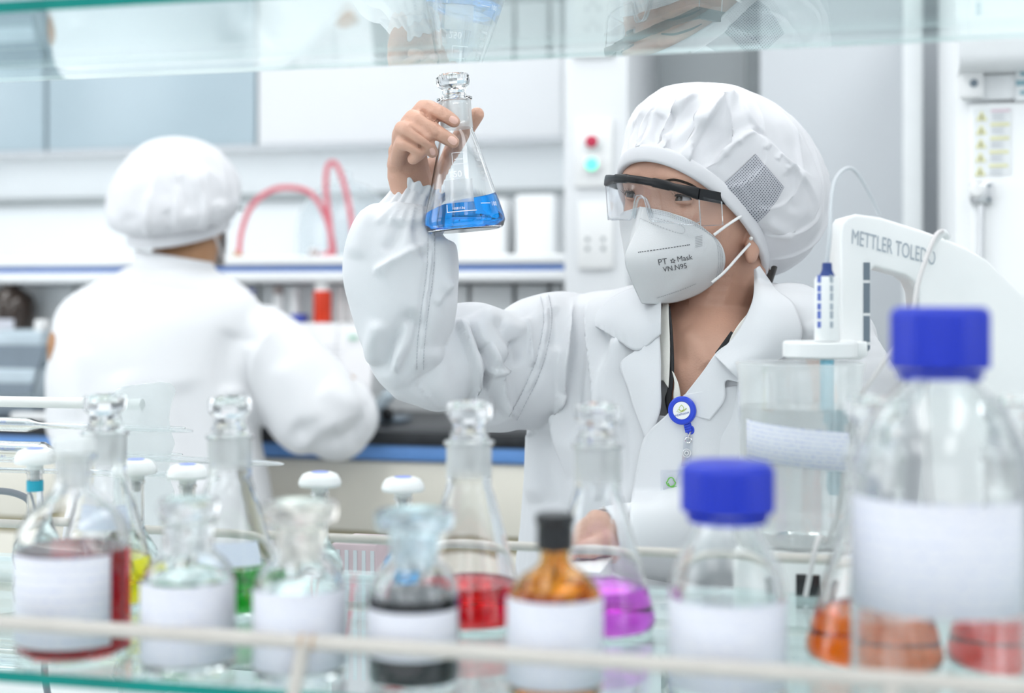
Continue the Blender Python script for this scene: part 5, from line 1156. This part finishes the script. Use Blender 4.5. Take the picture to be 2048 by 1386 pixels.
mk('weld_line', linestrip(MT, [(1281, 437), (1310, 450), (1362, 467), (1364, 452), (1310, 436)], 1.4, 81, .0011, dash=(2, 1)), M['stitch'], mk_, smooth=0)
for off_ in (3, 7, 11):
    rim = [tuple(px_[off_//4+1, j]) for j in range(4, m-3, 4)]+[tuple(px_[i, m-2-off_//3]) for i in range(2, n-2, 4)]
    mk('weld_line', linestrip(MT, rim, 1.5, 140, .0011, dash=(2, 1)), M['stitch'], mk_, smooth=0)
for k in range(7): mk('weld_line', linestrip(MT, [(1390, 474+3.3*k), (1397, 472.5+3.3*k), (1404, 471+3.3*k)], 1.2, 6, .0011), M['stitch'], mk_, smooth=0)
def strap(pts_, r): mk('ear_strap', tube([HX(*q) for q in pts_], r, 8, 24), M['strap'], mk_, smooth=60)
strap([(1428, 470, .063), (1452, 452, .071), (1482, 432, .078)], .0016); strap([(1424, 565, .058), (1448, 545, .067), (1475, 515, .072), (1500, 487, .077)], .0016)
M['pearl'] = mat('pearl', (.75, .74, .72), .2, coat=.5); mk('earring', sphere(HX(1502, 477, .080), .0022, 12, 8), M['pearl'], PW)
# --- safety goggles
M['lens'] = thin_glass('goggle_lens', (.975, .982, .99), .02); M['lensrim'] = thin_glass('goggle_lens_rim', (.80, .82, .84), .30, rough=.1, kmax=.6)
M['barblack'] = mat('black_goggle_frame', (.008, .009, .011), .32, var=.1, spec=.35)
gg = mk('safety_goggles', (np.zeros((0, 3)), []), M['lens'], PW)
sv = np.linspace(-1, 1.0, 61); arc = lambda s: (.0690*s, .112-.0225*s*s+.0100*s); barU = lambda s: .0150-.0052*s-.0040*s*s
bar = []
for s in sv:
    L_, F_ = arc(s); h = .0042+.0022*max(0, abs(s)-.70)/.3+.0008*(abs(abs(s)-.45) < .15); tk = .0028
    nx, ny = s*.83, 1.0; nl = math.hypot(nx, ny); nx, ny = nx/nl, ny/nl; r = []
    for k in range(12):
        q = 2*math.pi*k/12; a_ = tk*math.copysign(abs(math.cos(q))**.6, math.cos(q)); b = h*math.copysign(abs(math.sin(q))**.6, math.sin(q)); r.append(HW(L_+nx*a_, F_+ny*a_, barU(s)+b))
    bar.append(r)
mk('brow_bar', loft(bar), M['barblack'], gg, smooth=40)
for sx in (1, -1):
    tm = []
    for t_ in np.linspace(0, 1, 16):
        L_ = sx*(.0690-.0040*t_); F_ = .0895+.010*sx-.105*t_; tm.append([HW(L_+a_, F_, barU(sx)+(.0045 if sx > 0 else -.006)*t_+b) for a_, b in ((.0017, .0058), (.0017, -.0058), (-.0017, -.0058), (-.0017, .0058))])
    mk('temple', loft(tm), M['barblack'], gg, smooth=30)
def lb(s):
    u = abs(s); nt = math.exp(-(s/.155)**4)*.032; return -.0262+nt*.80+.012*max(0, u-.80)**2*10
lp_ = []; rimp = []
for s in np.linspace(-1, 1, 81):
    L_, F_ = arc(s); lo_ = lb(s); lp_.append([HW(L_, F_-.0015-.011*t_**1.3*(lo_-.010)/(-.0362), barU(s)-.003+(lo_-barU(s)+.003)*t_) for t_ in np.linspace(0, 1, 10)]); rimp.append(lp_[-1][-1])
o = mk('lens', grid(lp_), M['lens'], gg, smooth=180); solid(o, .0016, 0)
mk('lens_rim', tube(rimp, .0009, 8), M['lensrim'], gg, smooth=60)
# clear nose bridge over the notch and side shields
mk('nose_bridge', tube([HW(-.0125, .094, -.024), HW(-.0085, .099, -.011), HW(-.004, .1015, -.0030), HW(.004, .1015, -.0030), HW(.0085, .099, -.011), HW(.0125, .094, -.024)], .0016, 8, 30), M['lensrim'], gg, smooth=60)
for sx in (1, -1):
    sh_ = [[HW(sx*(.0690+.004*t_), .0885+.010*sx-.036*t_-.012*(.006-u_)/.034, u_) for u_ in np.linspace(barU(sx)-.002, -.026+.006*t_, 8)] for t_ in np.linspace(0, 1, 10)]
    o = mk('side_shield', grid(sh_), M['lens'], gg, smooth=180); solid(o, .0014, 0)
    mk('shield_rim', tube([sh_[0][0], sh_[0][-1], sh_[5][-1], sh_[-1][-1], sh_[-1][0]], .0006, 6), M['lensrim'], gg)
bpy.data.meshes.remove(gg.data) if False else None
# --- seat, trousers, shoes (out of the picture, below the bench edge)
hipc = P(1410, 1450, 1.70); st = thing('lab_stool', 'round black lab stool under the seated person in goggles', 'stool', (hipc[0], hipc[1], 0))
mk('seat', xf(lathe([(0, 0), (.16, 0), (.18, .01), (.18, .04), (.16, .055), (0, .055)], 32), Matrix.Translation((hipc[0], hipc[1], .485))), M['blackpl'], st); mk('column', xf(lathe([(0, .02), (.025, .02), (.025, .484), (0, .484)], 16), Matrix.Translation((hipc[0], hipc[1], 0))), M['chrome'], st); mk('foot', xf(lathe([(0, 0), (.22, 0), (.22, .012), (.03, .019), (0, .019)], 32), Matrix.Translation((hipc[0], hipc[1], 0))), M['chrome'], st)
def lower(root, hip, face, side, zs, reach=.40):
    hip = np.array(hip); tg = []
    for k in (-1, 1):
        a_ = hip+side*.09*k; b = a_+face*reach; b[2] = zs+.02; c_ = b+face*.02; c_[2] = .09; tg.append(capsules([a_, b], [.08, .06], .3)); tg.append(capsules([b, c_], [.06, .042], .3))
        sc_ = c_+face*.05; sc_[2] = .045; mk('shoe', sphere(sc_, (.055, .055, .045), 16, 10), M['shoe'], root)
    v_, f_ = voxel(join(*tg), .012, 2); mk('trousers', (v_, f_), M['trouser'], root, smooth=180)
fa_ = V(-math.sin(YAW), -math.cos(YAW), 0); sa_ = V(math.cos(YAW), -math.sin(YAW), 0)
lower(PW, (hipc[0], hipc[1], .63), fa_, sa_, .60)
# ================================================================ the flask she holds
ang = math.radians(4.8); bc_ = P(931, 461.5, 1.5)
t = thing('conical_flask', 'stoppered conical flask of bright blue liquid held up in the hand', 'flask', tuple(bc_))
xl = V(math.cos(ang), 0, math.sin(ang)); zl = V(-math.sin(ang), 0, math.cos(ang)); yl = FWD
t.matrix_world = Matrix([[xl[0], yl[0], zl[0], bc_[0]], [xl[1], yl[1], zl[1], bc_[1]], [xl[2], yl[2], zl[2], bc_[2]], [0, 0, 0, 1]])
EH = [(0, 0), (.036, 0), (.0405, .0025), (.0428, .0085), (.0420, .0145), (.0195, .0985), (.0172, .1045), (.0168, .109), (.0168, .1365), (.0188, .1383), (.0188, .1402), (.0168, .1410)]
glassbody(t, EH, wall=.0017, m=M['rglass'], seg=64, floor=.0012)
mk('ground_joint', lathe([(.0171, .108), (.0171, .1365)], 48), M['frosted'], t, world=False)
mk('stopper', head(8, .1408), M['solidglass'], t, world=False, smooth=25)
M['blueliq'] = liquid('bright_blue_liquid', (.0, .33, .96))
nk = 64; rows = []; lv0, sl = .0300, .20
for i in range(16):
    tt_ = i/15; r_ = []
    for k in range(nk):
        a_ = 2*math.pi*k/nk; r0 = .036; ztop = lv0
        for _ in range(4): r0 = rin(EH, ztop, .0017)-.0002; ztop = lv0+sl*math.cos(a_)*r0+.0012*math.sin(3*a_+1)
        z = .0010+(ztop-.0010)*tt_; rr = (rin(EH, max(z, .0012), .0017)+.0003)*(1.0); r_.append((rr*math.cos(a_), rr*math.sin(a_), z))
    rows.append(r_)
top = np.array(rows[-1]); cen = top.mean(0)
for s_ in (.75, .5, .25, .03): rows.append([tuple(cen+(p-cen)*s_+np.array([0, 0, .0012*math.sin(p[0]*160)*(1-s_)])) for p in top])
mk('liquid', loft(rows), M['blueliq'], t, world=False, smooth=50)
def cone_text(s, size, x0, z0, m='wprint'):
    g = textgeo(s, size); vv = []
    for a_ in g[0]:
        z = z0+a_[1]; r = rin(EH, z, 0)+.0003; q = -math.pi/2+(x0+a_[0])/max(r, .02); vv.append((r*math.cos(q), r*math.sin(q), z))
    return np.array(vv), g[1]
def cone_rect(x0, x1, z0, z1, n=10, rot=0):
    return grid([[((rin(EH, z, 0)+.0003)*math.cos(-math.pi/2+x/rin(EH, z, 0)), (rin(EH, z, 0)+.0003)*math.sin(-math.pi/2+x/rin(EH, z, 0)), z) for x in np.linspace(x0, x1, n)] for z in np.linspace(z0, z1, 4)])
mk('graduation', cone_text('250', .0095, -.012, .0545), M['wprint'], t, world=False, smooth=0)
mk('graduation', cone_text('100', .0065, .0335, .0225), M['wprint'], t, world=False, smooth=0)
mk('graduation', cone_text('10081136', .0034, -.011, .0205), M['wprint'], t, world=False, smooth=0)
mk('graduation', join(cone_rect(.020, .032, .0250, .0256), cone_rect(-.0165, .0145, .0180, .0187), cone_rect(-.0165, -.0158, .0180, .0262), cone_rect(-.007, .009, .0680, .0686), cone_rect(-.007, -.0064, .0680, .080), cone_rect(-.007, .006, .080, .0806)), M['wprint'], t, world=False, smooth=0)
mk('graduation', cone_rect(-.0045, .004, .0728, .0738), M['wprint'], t, world=False, smooth=0)
for k in range(6): mk('graduation', cone_rect(.0165+.0014*(5-k), .0235+.0018*(5-k), .050+.0068*k, .0524+.0068*k, 6), M['frosted'], t, world=False, smooth=0)
lab(mk('writing_field', cone_rect(-.0175, .0125, .0275, .0520, 16), M['frosted'], t, world=False, smooth=180), 'frosted white writing field')
# ================================================================ badge reel and card
p, n_ = cast(CT, 1364, 821); p = P(1364, 821, toPX(p)[2]-.016); nw = (CAM-p)/np.linalg.norm(CAM-p)*.55+fa_*.45; nw /= np.linalg.norm(nw)
xa = np.cross(UPV, nw); xa /= np.linalg.norm(xa); ya = np.cross(nw, xa)
BM = np.eye(4); BM[:3, 0] = xa; BM[:3, 1] = ya; BM[:3, 2] = nw; BM[:3, 3] = p
t = thing('badge_reel', 'round blue badge reel with a logo and a plastic name card, clipped to the coat', 'badge', tuple(p))
M['reel'] = mat('blue_reel', (.02, .06, .60), .3); M['clearv'] = thin_glass('clear_vinyl', (.94, .95, .97), .07)
r_ = 28.5/FPX*toPX(p)[2]; k_ = r_/.0148
mk('reel_body', xf(lathe([(0, -.006), (r_*.9, -.006), (r_, -.004), (r_, .0005), (r_*.9, .002), (r_*.66, .0022), (r_*.64, .0014), (0, .0014)], 48), BM), M['reel'], t)
face = mk('logo_disc', xf(lathe([(0, .0015), (r_*.62, .0015), (r_*.62, .0020), (0, .0020)], 40), BM), M['paper'], t)
M['olive'] = mat('olive_green_print', (.42, .52, .10), .6, var=.1); M['navyp'] = mat('navy_print', (.03, .10, .38), .6, var=0)
def flat(pts, w, z): return xf(tube([(x*r_, y*r_, z) for x, y in pts], w, 6, 30), BM)
mk('logo_leaf', join(flat([(0, .40), (-.15, .22), (-.16, .08), (-.02, -.02), (.14, .08), (.13, .24), (.0, .40)], .0003, .0021), flat([(-.28, -.0), (-.2, .06), (.0, -.06), (.25, .10), (.33, .18)], .00028, .0021), flat([(-.36, -.06), (-.1, -.12), (.18, -.02), (.38, .16)], .00022, .0021)), M['olive'], face)
g = textgeo('IMEXPHARM', 1.0); v_ = np.array(g[0]); w_ = v_[:, 0].max(); v_ = np.c_[(v_[:, 0]/w_-.5)*1.06*r_, v_[:, 1]*.21*r_-.40*r_, np.full(len(v_), .0022)]; c2, s2 = math.cos(.26), math.sin(.26); v_ = np.c_[v_[:, 0]*c2-v_[:, 1]*s2-.06*r_, v_[:, 0]*s2+v_[:, 1]*c2+.06*r_, v_[:, 2]]
mk('logo_lettering', xf((v_, g[1]), BM), M['navyp'], face, smooth=0)
pd = toPX(p)[2]
def Pb(x, y, dz=0): return P(x, y, pd+dz)
mk('strap_neck', join(*[tube([Pb(1374+k*1.2-6, 853+5*k, -.001), Pb(1386+k*1.2-6, 850+5*k, -.001)], .0016, 8) for k in range(3)], tube([Pb(1378, 846), Pb(1381, 862)], .0022, 8)), M['reel'], t)
mk('swivel', tube([Pb(1381+6*math.cos(q), 860+7*math.sin(q), -.001) for q in np.linspace(0, 2*math.pi, 20)], .0012, 8), M['reel'], t)
mk('clip_ring', tube([Pb(1381, 864, -.002), Pb(1378, 872, -.002), Pb(1377, 880, -.002)], .0008, 8), M['chrome'], t)
mk('clip_ring', tube([Pb(1376.5+6*math.cos(q), 880+6*math.sin(q), -.002) for q in np.linspace(0, 2*math.pi, 24)], .0008, 8), M['chrome'], t)
st_ = np.array([Pb(1368, 873), Pb(1386, 872), Pb(1382, 932), Pb(1362, 932)]); st2 = st_-FWD*.0012; mk('vinyl_strap', (np.concatenate([st2, st_]), [(0, 1, 2, 3), (7, 6, 5, 4), (0, 4, 5, 1), (1, 5, 6, 2), (2, 6, 7, 3), (3, 7, 4, 0)]), M['clearv'], t, smooth=0)
for rr_ in (.0047, .0026): mk('snap_stud', xf(lathe([(rr_-.0011, -.0002), (rr_, -.0002), (rr_, .0016), (rr_-.0011, .0016)], 24, True), Matrix.Translation(Pb(1374, 906, -.002)) @ Matrix(BM.tolist()).to_3x3().to_4x4()), M['chrome'], t)
cd = lambda x, y, o=0: P(x, y, pd+.002+o+(y-940)*.00006)
def quad(x0, y0, x1, y1, o, th=.0008, sl=.02): 
    a_ = np.array([cd(x0, y0, o), cd(x1, y0-(x1-x0)*sl, o), cd(x1, y1-(x1-x0)*sl, o), cd(x0, y1, o)]); return np.concatenate([a_, a_+FWD*th]), [(0, 1, 2, 3)[::-1], (7, 6, 5, 4)[::-1], (0, 4, 5, 1)[::-1], (1, 5, 6, 2)[::-1], (2, 6, 7, 3)[::-1], (3, 7, 4, 0)[::-1]]
mk('card_sleeve', quad(1321, 940, 1440, 1040, -.001), M['clearv'], t, smooth=0); cdo = mk('name_card', quad(1326, 946, 1436, 1036, .0002), M['paper'], t, smooth=0)
lf = [cd(1342+9*math.sin(q)*(1 if 0 else 1)*(.75 if math.cos(q) > 0 else 1), 964-9*math.cos(q), -.0012) for q in np.linspace(0, 2*math.pi, 24)]
M['leafg'] = mat('leaf_green_print', (.16, .55, .08), .6, var=.1); mk('logo_leaf', join(tube(lf, .0006, 6), tube([cd(1336, 966, -.0012), cd(1342, 974, -.0012), cd(1356, 972, -.0012), cd(1364, 966, -.0012)], .0005, 6, 16)), M['leafg'], cdo)
g = textgeo('IMEXPHARM', 1.0); mk('card_lettering', (np.array([cd(1358+a_[0]*13, 968-a_[1]*14, -.0011) for a_ in g[0]]), g[1]), M['navyp'], cdo, smooth=0); mk('blue_field', quad(1352, 976, 1420, 1000, -.0006, .0006), M['blue'], cdo, smooth=0)
# ================================================================ the man at the back bench, seen from behind
mz = P(330, 900, 2.62)
PM = thing('person', 'person with back turned, in white coat and white bouffant cap, working at the back bench', 'person', (mz[0], mz[1], 0))
MC = P(362, 415, 2.62); MM = frame(MC, math.radians(205), math.radians(2)); MMi = np.linalg.inv(MM)
def MW(L, F, U): return MM[:3, :3]@np.array([L, F, U])+MC
T2 = [(535, 345, 2.60, .075, .065), (552, 338, 2.60, .105, .075), (575, 330, 2.60, .15, .085), (610, 322, 2.60, .185, .095), (660, 316, 2.60, .196, .108), (760, 312, 2.60, .195, .12), (880, 316, 2.60, .19, .128), (960, 330, 2.60, .19, .135), (1060, 338, 2.60, .20, .15), (1250, 345, 2.60, .22, .17), (1300, 345, 2.60, .22, .17)]
Y2 = math.radians(8)
gs = [xf(headloft(), MM), capsules([P(372, 500, 2.62), P(352, 570, 2.60)], [.058, .060], .2), ell_rings([r for r in T2 if r[0] < 1000], Y2, 40, .82, .82)]
gs.append(capsules([P(525, 680, 2.60), P(650, 850, 2.58), P(700, 800, 2.70), P(692, 775, 2.84)], [.05, .042, .036, .028], .25))
gs.append(capsules([P(692, 775, 2.84), P(688, 768, 2.88)], [.026, .024], .25))
for k in range(4): gs.append(capsules([P(676+11*k, 770, 2.88), P(676+11*k, 764, 2.915), P(678+11*k, 772, 2.94)], [.010, .009, .0075], .25))
gs.append(capsules([P(664, 776, 2.86), P(660, 772, 2.89)], [.011, .009], .25))
gs.append(capsules([P(150, 690, 2.60), P(150, 850, 2.62), P(200, 800, 2.85)], [.05, .042, .03], .25)); gs.append(capsules([P(200, 800, 2.85), P(215, 790, 2.90)], [.028, .024], .25))
for k in range(4): gs.append(capsules([P(205+11*k, 788, 2.90), P(207+11*k, 786, 2.94)], [.010, .008], .25))
v_, f_ = voxel(join(*gs), .004, 3); mk('body', (v_, f_), M['skin2'], PM, smooth=180)
cg = [ell_rings(T2, Y2, 60)]
cg.append(arm_loft([(500, 650, 2.60, 62, .07), (545, 705, 2.595, 82, .08), (590, 765, 2.59, 95, .085), (628, 822, 2.585, 98, .085), (655, 858, 2.585, 84, .085)]))
cg.append(arm_loft([(630, 850, 2.58, 66, .07), (676, 842, 2.62, 78, .085), (705, 812, 2.70, 46, .05)])); cg.append(capsules([P(690, 835, 2.63), P(700, 805, 2.76), P(694, 782, 2.83)], [.064, .046, .032], .25))
cg.append(capsules([P(165, 665, 2.60), P(148, 760, 2.61), P(150, 850, 2.63), P(190, 810, 2.82)], [.055, .052, .052, .036], .2))
v_, f_ = voxel(join(*cg), .0055, 6)
sk = [('s', [(560, 645), (520, 690), (500, 770), (492, 850)], -26, .010), ('g', [(470, 660), (455, 720), (460, 790)], 18, -.010), ('g', [(500, 680), (480, 740), (470, 800)], 16, .008), ('g', [(640, 770), (690, 800), (735, 812)], 16, .008), ('g', [(580, 850), (640, 880), (690, 870)], 16, -.008), ('s', [(720, 815), (728, 850), (715, 890)], 18, .008),
      ('g', [(250, 560), (330, 575), (420, 585)], 5, -.003), ('g', [(560, 720), (600, 790), (620, 850)], 18, .007), ('g', [(240, 740), (260, 830), (250, 950)], 22, .007), ('g', [(360, 760), (380, 860), (400, 980)], 24, -.008), ('g', [(160, 690), (150, 760), (150, 840)], 16, .006), ('g', [(455, 840), (470, 900), (480, 990)], 14, -.008)]
v_ = sculpt(v_, f_, sk); nn_ = normals(v_, f_); wv = np.array([mnoise.noise(Vector(p*11))*.004 for p in v_]); v_ = v_+nn_*wv[:, None]
mk('lab_coat', (v_, f_), M['coatman'], PM, smooth=180)
cr = []
for i in range(60):
    q = 2*math.pi*i/60; c_ = P(349, 545, 2.605); cr.append([c_+RIGHT*math.cos(q)*(.078-.010*t_)+FWD*math.sin(q)*(.072-.008*t_)+UPV*(-.014+.044*t_-.012*math.cos(q)*t_) for t_ in np.linspace(0, 1, 8)])
o = mk('collar', grid(cr+[cr[0]]), M['coatman'], PM, smooth=180); solid(o, .004, 0)
fl = [(a_, 1.0) for a_ in np.radians(np.arange(0, 360, 24))]
gc = bouffant(MM, -.030, .30, .098, .080, .112, .118, -.022, .128, fl, .007, sag=.004, nphi=240, nt=70, seed=9); cv_ = sculpt(gc[0], gc[1], [('s', [(300, 480), (290, 430), (300, 380)], 14, .007), ('s', [(400, 480), (412, 430), (405, 380), (380, 340)], -16, .009), ('g', [(430, 400), (440, 430), (430, 460)], 8, .008), ('g', [(355, 350), (370, 390), (380, 430)], 9, -.006), ('s', [(400, 330), (440, 370), (452, 430)], 16, .008), ('g', [(330, 420), (340, 450), (345, 480)], 8, -.005), ('g', [(270, 340), (255, 390), (262, 440)], 14, .006)]); cap2 = mk('cap', (cv_, gc[1]), M['capcloth'], PM, smooth=180)
mk('cap_band', bandgeo(MM, -.040, .30, .099, .082, .022, .004), M['capcloth'], cap2, smooth=180)
mm = []
for i in range(14):
    u = -.050+i/13*.100; mm.append([MW(u, .095-18*u*u*.6+.028*math.sin(math.pi*t_)*(1-abs(u)/.06), -.020-.085*t_) for t_ in np.linspace(0, 1, 12)])
o = mk('face_mask', grid(mm), M['mask'], PM, smooth=180); solid(o, .003, 0)
for sx in (1, -1): mk('ear_strap', tube([MW(sx*.050, .064, -.09), MW(sx*.069, .02, -.06), MW(sx*.074, -.012, -.03)], .002, 8, 16), M['strap'], o)
for sx in (1, -1): mk('glasses_temple', tube([MW(sx*.073, .0, .0), MW(sx*.072, .09, .004)], .0026, 8), M['barblack'], PM)
mk('glasses_lens', grid([[MW(s*.07, .112-.026*s*s, z) for z in (.012, -.030)] for s in np.linspace(-1, 1, 20)]), M['lens'], PM, smooth=180)
st = thing('lab_stool', 'round black lab stool under the person with the turned back', 'stool', (mz[0], mz[1], 0)); hp = P(345, 1300, 2.60)
mk('seat', xf(lathe([(0, 0), (.16, 0), (.18, .01), (.18, .04), (.16, .055), (0, .055)], 32), Matrix.Translation((hp[0], hp[1], .415))), M['blackpl'], st); mk('column', xf(lathe([(0, .02), (.025, .02), (.025, .414), (0, .414)], 16), Matrix.Translation((hp[0], hp[1], 0))), M['chrome'], st); mk('foot', xf(lathe([(0, 0), (.22, 0), (.22, .012), (.03, .019), (0, .019)], 32), Matrix.Translation((hp[0], hp[1], 0))), M['chrome'], st)
lower(PM, (hp[0], hp[1], .55), V(.45, .89, 0), V(.9, -.45, 0), .46, .10)
